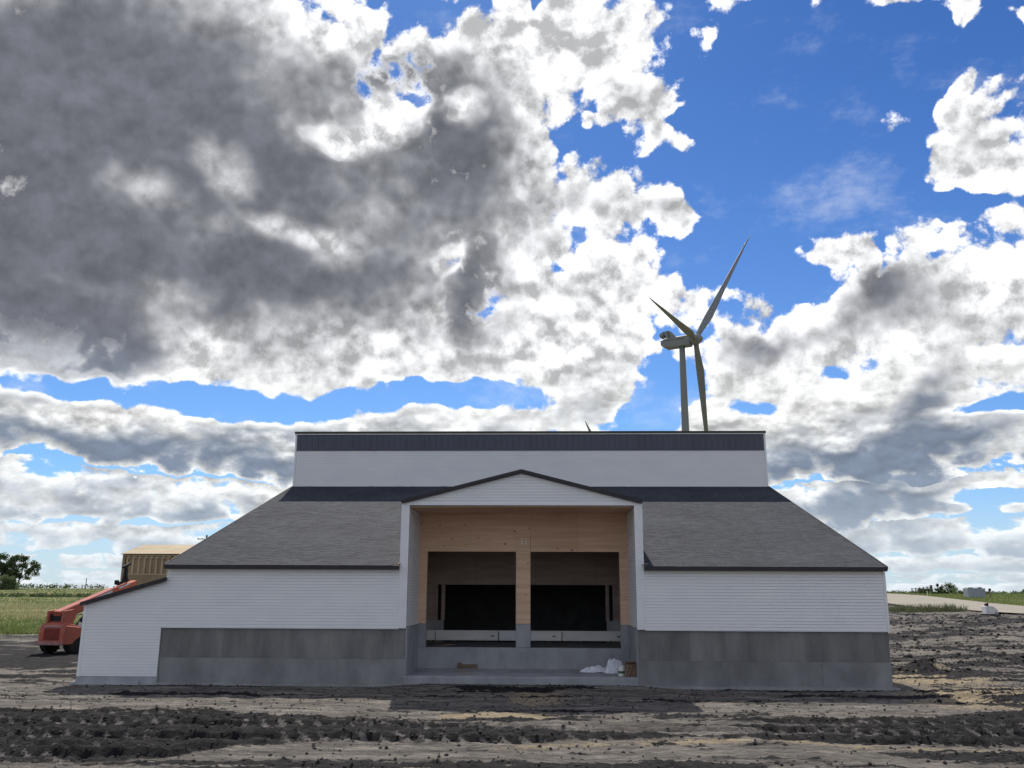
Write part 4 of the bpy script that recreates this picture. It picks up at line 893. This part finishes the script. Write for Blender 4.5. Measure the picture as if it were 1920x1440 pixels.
# ------------------------------------------------------------------ poles, fence and boxes in the distance
p = thing('utility_pole', 'utility pole with crossarm just showing over the left roof slope', 'utility pole', (-49.2,100,tz(-49.2,100)))
z0 = tz(-49.2,100)
MB().tube([(0,0,-0.5),(0,0,10.85-z0)], [0.17,0.12], 10).build('pole', M_WOODDK, p)
MB().box(-1.35, 1.35, -0.18, -0.10, 10.20-z0, 10.32-z0).build('crossarm', M_WOODDK, p)
for x in (-1.2,-0.6,1.2): MB().disc_lathe([(0.035,0),(0.05,0.06),(0.03,0.12)], (x,-0.14,10.32-z0), (0,0,1), 8).build('insulator', M_STEELDK, p)
p = thing('field_post', 'thin dark post standing in the left field above the boom', 'post', (-92.5,150,tz(-92.5,150)))
MB().tube([(0,0,-0.3),(0.03,0,2.25)], [0.09,0.07], 8).build('post', M_STEELDK, p)
MB().tube([(-0.75,0,-0.3),(-0.75,0,1.0)], 0.04, 6).build('short_stake', M_STEELDK, p)
fz = tz(95.5,200)
f = thing('corral_fence', 'dark timber corral rails on the right horizon', 'fence', (93.5,200,fz))
for k in range(6): MB().box(0.95*k-0.10, 0.95*k+0.10, -0.1, 0.1, -0.3, 4.05-fz+0.10*k).build('post', M_WOODDK, f)
MB().box(4.55, 5.05, -0.2, 0.2, -0.3, 4.78-fz).build('gate_post', M_WOODDK, f)
for z in (0.55, 1.05): MB().hexa([(-0.1,-0.14,z-0.06),(4.6,-0.14,z+0.34),(4.6,-0.1,z+0.34),(-0.1,-0.1,z-0.06),(-0.1,-0.14,z+0.08),(4.6,-0.14,z+0.48),(4.6,-0.1,z+0.48),(-0.1,-0.1,z+0.08)]).build('rail', M_WOODDK, f)
MB().box(2.0,4.5,0.4,1.6,-0.2,1.15).build('loading_chute', M_WOODDK, f)
z0 = tz(99.9,200)
b = thing('birdhouse_pole', 'dark pole topped by a small birdhouse on the right horizon', 'pole', (99.9,200,z0))
MB().tube([(0,0,-0.3),(0,0,1.75)], 0.11, 8).build('pole', M_WOODDK, b)
hs = MB().box(-0.26,0.26,-0.25,0.25,1.72,2.12).build('birdhouse', M_BLACK, b)
MB().prism([(-0.36,2.10),(0.36,2.10),(0,2.48)], 'y', -0.32, 0.32).build('birdhouse_roof', M_BLACK, hs)
z0 = tz(65.2,106)
c = thing('storage_box', 'blue grey sheet metal storage box on the grass verge', 'storage box', (63.85,106,z0+0.12))
MB().hexa([(0.06,0,0.04),(2.50,0,0.04),(2.50,1.6,0.04),(0.06,1.6,0.04),(0,0,1.36),(2.58,0,1.36),(2.58,1.6,1.36),(0,1.6,1.36)]).build('body', M_GREYBOX, c, bevel=0.03)
for k in range(5): MB().box(0.22+k*0.52, 0.30+k*0.52, -0.04, -0.002, 0.10, 1.30).build('rib', M_GREYBOX, c)
for a, b_ in ((0.08,0.92),(1.45,2.1)): MB().prism([(a,1.362),(b_,1.362),(b_-0.15,1.48),(a+0.12,1.46)], 'y', 0.1, 1.4).build('lid', M_STEELDK, c)
z0 = gz(36.8,43.8)
g = thing('white_tank_unit', 'small white unit on a dark skid beside the gravel road', 'equipment box', (36.33,43.7,z0))
MB().prism([(0.0,0.10),(0.93,0.10),(0.95,0.42),(0.62,0.72),(0.02,0.74)], 'y', 0, 0.75).build('body', M_WHITEP, g, bevel=0.03)
MB().box(-0.14,1.08,-0.1,0.85,0.0,0.10).build('skid', M_BLACK, g)
MB().disc_lathe([(0.10,0),(0.10,0.16),(0.05,0.22)], (0.17,0.35,0.73), (0,0,1), 10).build('cap', mat('dark_red_cap',(0.12,0.02,0.02),rough=0.5), g)
MB().disc_lathe([(0.07,0),(0.07,0.28)], (0.33,0.35,0.71), (0,0,1), 8).build('exhaust', M_BLACK, g)
MB().disc_lathe([(0.06,0),(0.06,0.02)], (0.76,-0.001,0.22), (0,-1,0), 10).build('drain_port', M_BLACK, g)
z0 = tz(69,110)
p = thing('fence_post', 'stout wooden post with dark top right of the storage box', 'post', (69,110,z0))
MB().tube([(0,0,-0.3),(0,0,1.05)], [0.14,0.13], 8).build('shaft', mat('pale_post_wood',(0.20,0.18,0.12),(0.26,0.23,0.16),4,rough=0.9), p)
MB().tube([(0,0,1.05),(0,0,1.42)], [0.19,0.20], 8).build('cap', M_BLACK, p)
z0 = tz(67.9,130)
p = thing('marker_stake', 'thin pale marker stake in the verge below the corral', 'stake', (67.9,130,z0))
MB().box(-0.05,0.05,-0.03,0.03,-0.2,0.85).build('stake', M_TRIM, p)
# scraps in the mud on the left
for k, (x, y, l) in enumerate(((-21.6,5.3,'crumpled white plastic scrap in the dark mud left of the lean-to'),)):
    tagmesh(crumple('plastic_scrap', 0.95, 0.7, 0.22, 5, M_PLASTIC, 14), l, 'plastic scrap', (x, y, gz(x, y)+0.0), 0.5)
# ------------------------------------------------------------------ vegetation
def leafmesh(name, centres, sizes, tints, mat_, parent=None, **props):
    n = len(centres); c = np.asarray(centres, float); s = np.asarray(sizes, float)[:,None]
    a = rng.normal(size=(n,3)); a /= np.linalg.norm(a, axis=1, keepdims=True); b = rng.normal(size=(n,3)); b -= a*(a*b).sum(1, keepdims=True); b /= np.linalg.norm(b, axis=1, keepdims=True)
    v = np.stack([c-a*s, c+b*s*0.6, c+a*s, c-b*s*0.6], 1).reshape(-1,3)
    m = bpy.data.meshes.new(name); m.from_pydata(v.tolist(), [], np.arange(4*n).reshape(-1,4).tolist()); m.materials.append(mat_)
    t = m.attributes.new('tint', 'FLOAT', 'POINT'); t.data.foreach_set('value', np.repeat(np.asarray(tints, np.float32), 4)); m.update()
    return link(name, m, parent, **props)
def clump_points(cl, per, leaf):
    C, S, T = [], [], []
    for (x,y,z,r,tn) in cl:
        d = rng.normal(size=(per,3)); d /= np.linalg.norm(d, axis=1, keepdims=True); q = rng.random(per)**0.6
        C.append(np.array([x,y,z]) + d*(q*r*1.3)[:,None]*np.array([1,1,0.85])); S.append(leaf*(0.6+0.8*rng.random(per))); T.append(np.clip(tn+rng.normal(size=per)*0.18, 0, 1))
    return np.concatenate(C), np.concatenate(S), np.concatenate(T)
def tree(name, label, cat, x, y, clumps, trunks, per, leaf, mat_, group=None):
    z0 = tz(x, y); t = thing(name, label, cat, (x, y, z0), group=group)
    if trunks:
        mb = MB()
        for pts, r in trunks: mb.tube(pts, r, 7)
        mb.build('trunk', M_TRUNK, t)
    C, S, T = clump_points(clumps, per, leaf); leafmesh('crown', C, S, T, mat_, t); return t
def cotton():
    cl = []; tr = []
    st = [(-4.6,0.2),(-3.4,-0.3),(-1.7,0.4),(-0.4,-0.2),(1.2,0.3)]
    for k,(sx,sy) in enumerate(st):
        lean = sx*0.32; pts = [(sx*0.35, sy, -0.3)]
        for j in range(1,6): pts.append((sx*0.35+lean*j*0.42+random.uniform(-.15,.15), sy+random.uniform(-.2,.2), j*1.15))
        tr.append((pts, [0.20,0.17,0.14,0.11,0.08,0.04]))
        for j in range(2,6):
            for _ in range(3):
                q = Vector(pts[j])+Vector((random.uniform(-1.1,1.1), random.uniform(-1,1), random.uniform(-0.3,0.8)))
                tr.append(([pts[j-1], tuple(q)], [0.06,0.02])); cl.append((q.x*1.05,q.y,q.z,random.uniform(0.42,0.85),random.uniform(0.1,0.8)))
    for _ in range(7): cl.append((random.uniform(2.2,4.6),random.uniform(-.8,.8),random.uniform(3.0,5.2),random.uniform(0.4,0.7),random.uniform(0,0.5)))
    return cl, tr
cl, tr = cotton()
tree('cottonwood_tree', 'broad leafy tree with gaps in its crown at the left edge', 'tree', -107.3, 150, cl, tr, 190, 0.15, M_LEAF)
cl = [(random.uniform(-1.7,1.5),random.uniform(-.6,.6),random.uniform(0.3,2.6)*(1-0.25*abs(k%5-2)/2),random.uniform(0.45,0.8),random.uniform(0.6,1.0)) for k in range(26)]
tree('willow_shrub', 'round paler green shrub under the big left tree', 'shrub', -104.2, 143, cl, [([(0,0,-.2),(0,0,1.5)],[0.1,0.04])], 170, 0.14, M_LEAF2)
def bush(name, label, x, y, w, h, n, per, leaf, mat_, tone, cat='shrub', group=None, trunk=False):
    cl = []
    for _ in range(n):
        u = random.uniform(-1,1); top = h*math.sqrt(max(0.05,1-u*u*0.85))
        cl.append((u*w/2, random.uniform(-w/4,w/4), random.uniform(0.15,0.92)*top, random.uniform(0.16,0.30)*h, min(1,max(0,tone+random.uniform(-.25,.25)))))
    tr = [([(0,0,-.2),(0.05,0,h*0.6)],[0.05*h,0.02*h])] if trunk else None
    return tree(name, label, cat, x, y, cl, tr, per, leaf, mat_, group)
bush('round_tree', 'round dark green tree right of the birdhouse pole', 102.3, 200, 3.8, 2.4, 20, 90, 0.14, M_LEAF2, 0.25, 'tree', None, True)
G = 'shrubs along the right verge'
for k, (x, y, w, h, tone, lab) in enumerate((
    (84.6,170,3.2,0.95,0.25,'low dark shrub below the left end of the corral'),(87.0,170,3.0,1.0,0.35,'low shrub below the corral gate post'),(89.0,171,2.6,0.9,0.15,'dark shrub at the foot of the birdhouse pole'),
    (90.6,168,2.6,1.25,0.95,'pale silvery shrub in front of the round tree'),(92.9,168,2.6,1.0,0.7,'light green shrub between round tree and storage box'),(94.9,169,2.6,1.15,0.1,'dark spiky shrub touching the left side of the storage box'),
    (96.8,172,3.0,1.35,0.2,'dark shrub rising behind the storage box'),(104.2,165,2.6,1.25,0.3,'spreading shrub beside the stout post'),(103.3,150,2.2,0.9,0.25,'low bushy shrub in front of the stout post shrub'))):
    bush('verge_shrub', lab, x, y, w*1.2, h*1.15, 14, 60, 0.12, M_LEAF2 if tone > 0.5 else M_LEAF, tone, 'shrub', G)
def blades(name, pts, hmin, hmax, wid, mat_, tint, per=1):
    P = np.asarray(pts); n = len(P); h = hmin+(hmax-hmin)*rng.random(n)**1.5; a = rng.random(n)*6.283; ln = rng.normal(size=(n,2))*0.28*h[:,None]
    dx = np.cos(a)*wid; dy = np.sin(a)*wid
    v = np.zeros((n,3,3)); v[:,0] = P+np.stack([-dx,-dy,-0.05+0*dx],1); v[:,1] = P+np.stack([dx,dy,-0.05+0*dx],1); v[:,2] = P+np.stack([ln[:,0],ln[:,1],h],1)
    m = bpy.data.meshes.new(name); m.from_pydata(v.reshape(-1,3).tolist(), [], np.arange(3*n).reshape(-1,3).tolist()); m.materials.append(mat_)
    t = m.attributes.new('tint','FLOAT','POINT'); t.data.foreach_set('value', np.repeat(np.clip(tint,0,1).astype(np.float32),3)); m.update()
    return link(name, m, None, kind='stuff')
# tall field grass on the left: green fringe by the dirt, straw coloured further out, darker crop beyond
n = 85000; yy = 29.5+ (rng.random(n)**1.7)*120; xx = -12.5-(0.95*(yy+30.5)-12)*rng.random(n)
tn = 0.22+0.60*sm(46,58,yy+3*rng.normal(size=n))*sm(96,84,yy+3*rng.normal(size=n)) + 0.45*(fbm(xx*0.09,yy*0.25,4,5)-0.5) + 0.1*rng.normal(size=n)
keep = ground_fields(xx,yy)[3] > 0.45; xx, yy, tn = xx[keep], yy[keep], tn[keep]
blades('field_grass', np.stack([xx,yy,terrain(xx,yy)],1), 0.12, 0.40, 0.05, M_GRASS, tn)
n = 4500; xx = -40-(150)*rng.random(n); yy = 168+6*rng.random(n)
cl = [(x,y,tz(x,y)+0.25+0.3*float(h),0.7,float(t)*0.5) for x,y,h,t in zip(xx[:420],yy[:420],rng.random(420),rng.random(420))]
C,S,T = clump_points(cl, 26, 0.16); leafmesh('distant_hedgerow', C, S, T, M_LEAF, None, kind='stuff')
cl = [(x,y,tz(x,y)+0.15,0.45,float(t)*0.5) for x,y,t in zip(-62-50*rng.random(260)-0,106+3*rng.random(260),rng.random(260))]
C,S,T = clump_points(cl, 26, 0.14); leafmesh('field_margin_scrub', C, S, T, M_LEAF, None, kind='stuff')
cl = [(x,y,tz(x,y)+0.2,0.5,float(t)*0.6) for x,y,t in zip(75+110*rng.random(380),188+10*rng.random(380),rng.random(380))]
C,S,T = clump_points(cl, 24, 0.15); leafmesh('distant_verge_scrub', C, S, T, M_LEAF, None, kind='stuff')
# weeds on the near edge of the gravel road
n = 3600; xx = 26+13*rng.random(n); yy = 49.5+0.42*(xx-29)+rng.normal(size=n)*0.9; keep = fbm(xx*0.9,yy*0.5,3,3) > 0.40; xx, yy = xx[keep], yy[keep]
blades('roadside_weeds', np.stack([xx,yy,terrain(xx,yy)],1), 0.10, 0.80, 0.04, M_GRASS2, 0.3+0.3*rng.random(len(xx)))
# verge grass beyond the road
n = 60000; yy = 42+150*rng.random(n)**1.3; xx = farx(yy)+(2+0.42*yy)*rng.random(n)**1.2; g_ = ground_fields(xx,yy)[3]; keep = g_ > 0.5; xx, yy = xx[keep], yy[keep]
blades('verge_grass', np.stack([xx,yy,terrain(xx,yy)],1), 0.08, 0.28, 0.05, M_GRASS, np.clip(0.36-0.14*sm(4,20,xx-farx(yy))+0.12*rng.normal(size=len(xx)),0,1))
# loose clods of soil
def clods():
    n = 110000; X = rng.uniform(-16, 26, n); Y = rng.uniform(-14.6, 20, n); _, mud, sand, gr, _ = ground_fields(X, Y)
    flat = (X > -15.4) & (X < 12.5) & (Y > -0.3)
    keep = (~flat) & (gr < 0.2) & (rng.random(n) < 0.22+0.7*mud); X, Y, mud = X[keep], Y[keep], mud[keep]
    m2 = 9000; X2 = rng.uniform(13, 42, m2); Y2 = rng.uniform(8, 46, m2); f2 = ground_fields(X2, Y2); k2 = (f2[3] < 0.2) & (rng.random(m2) < 0.15+f2[1]); X = np.concatenate([X2[k2], X]); Y = np.concatenate([Y2[k2], Y])
    X = np.concatenate([X, 16+1.0*rng.normal(size=260), 14.6+1.5*rng.normal(size=200)]); Y = np.concatenate([Y, 6.6+0.7*rng.normal(size=260), -2.3+0.9*rng.normal(size=200)])
    Z = terrain(X, Y) + ground_fields(X, Y)[0]
    base = np.array([(0,0,1),(0.9,0,0.25),(0.28,0.85,0.25),(-0.73,0.53,0.25),(-0.73,-0.53,0.25),(0.28,-0.85,0.25),(0.4,0.3,-0.6),(-0.4,0.2,-0.6),(0,-0.5,-0.6)])
    faces = [(0,1,2),(0,2,3),(0,3,4),(0,4,5),(0,5,1),(1,6,2),(2,6,7),(2,7,3),(3,7,4),(4,7,8),(4,8,5),(5,8,6),(5,6,1)]
    n = len(X); s = 0.008+0.040*rng.random(n)**5; s[-460:] *= 2.2; s[:int(k2.sum())] = 0.03+0.11*rng.random(int(k2.sum()))**4; a = rng.random(n)*6.283
    v = base[None]*(1+0.45*(rng.random((n,9,1))-0.5))*s[:,None,None]*np.array([1.25,1.0,0.8])
    ca, sa = np.cos(a)[:,None], np.sin(a)[:,None]; vx = v[...,0]*ca-v[...,1]*sa; vy = v[...,0]*sa+v[...,1]*ca
    P = np.stack([vx+X[:,None], vy+Y[:,None], v[...,2]+Z[:,None]+0.2*s[:,None]], -1).reshape(-1,3)
    F = (np.array(faces)[None]+9*np.arange(n)[:,None,None]).reshape(-1,3)
    m = bpy.data.meshes.new('dirt_clods'); m.from_pydata(P.tolist(), [], F.tolist())
    m.materials.append(mat('clod_soil', (0.022,0.020,0.020), (0.12,0.105,0.092), 0.9, detail=4, rough=0.95, lo=0.42, hi=0.66)); m.update()
    link('dirt_clods', m, None, kind='stuff')
clods()
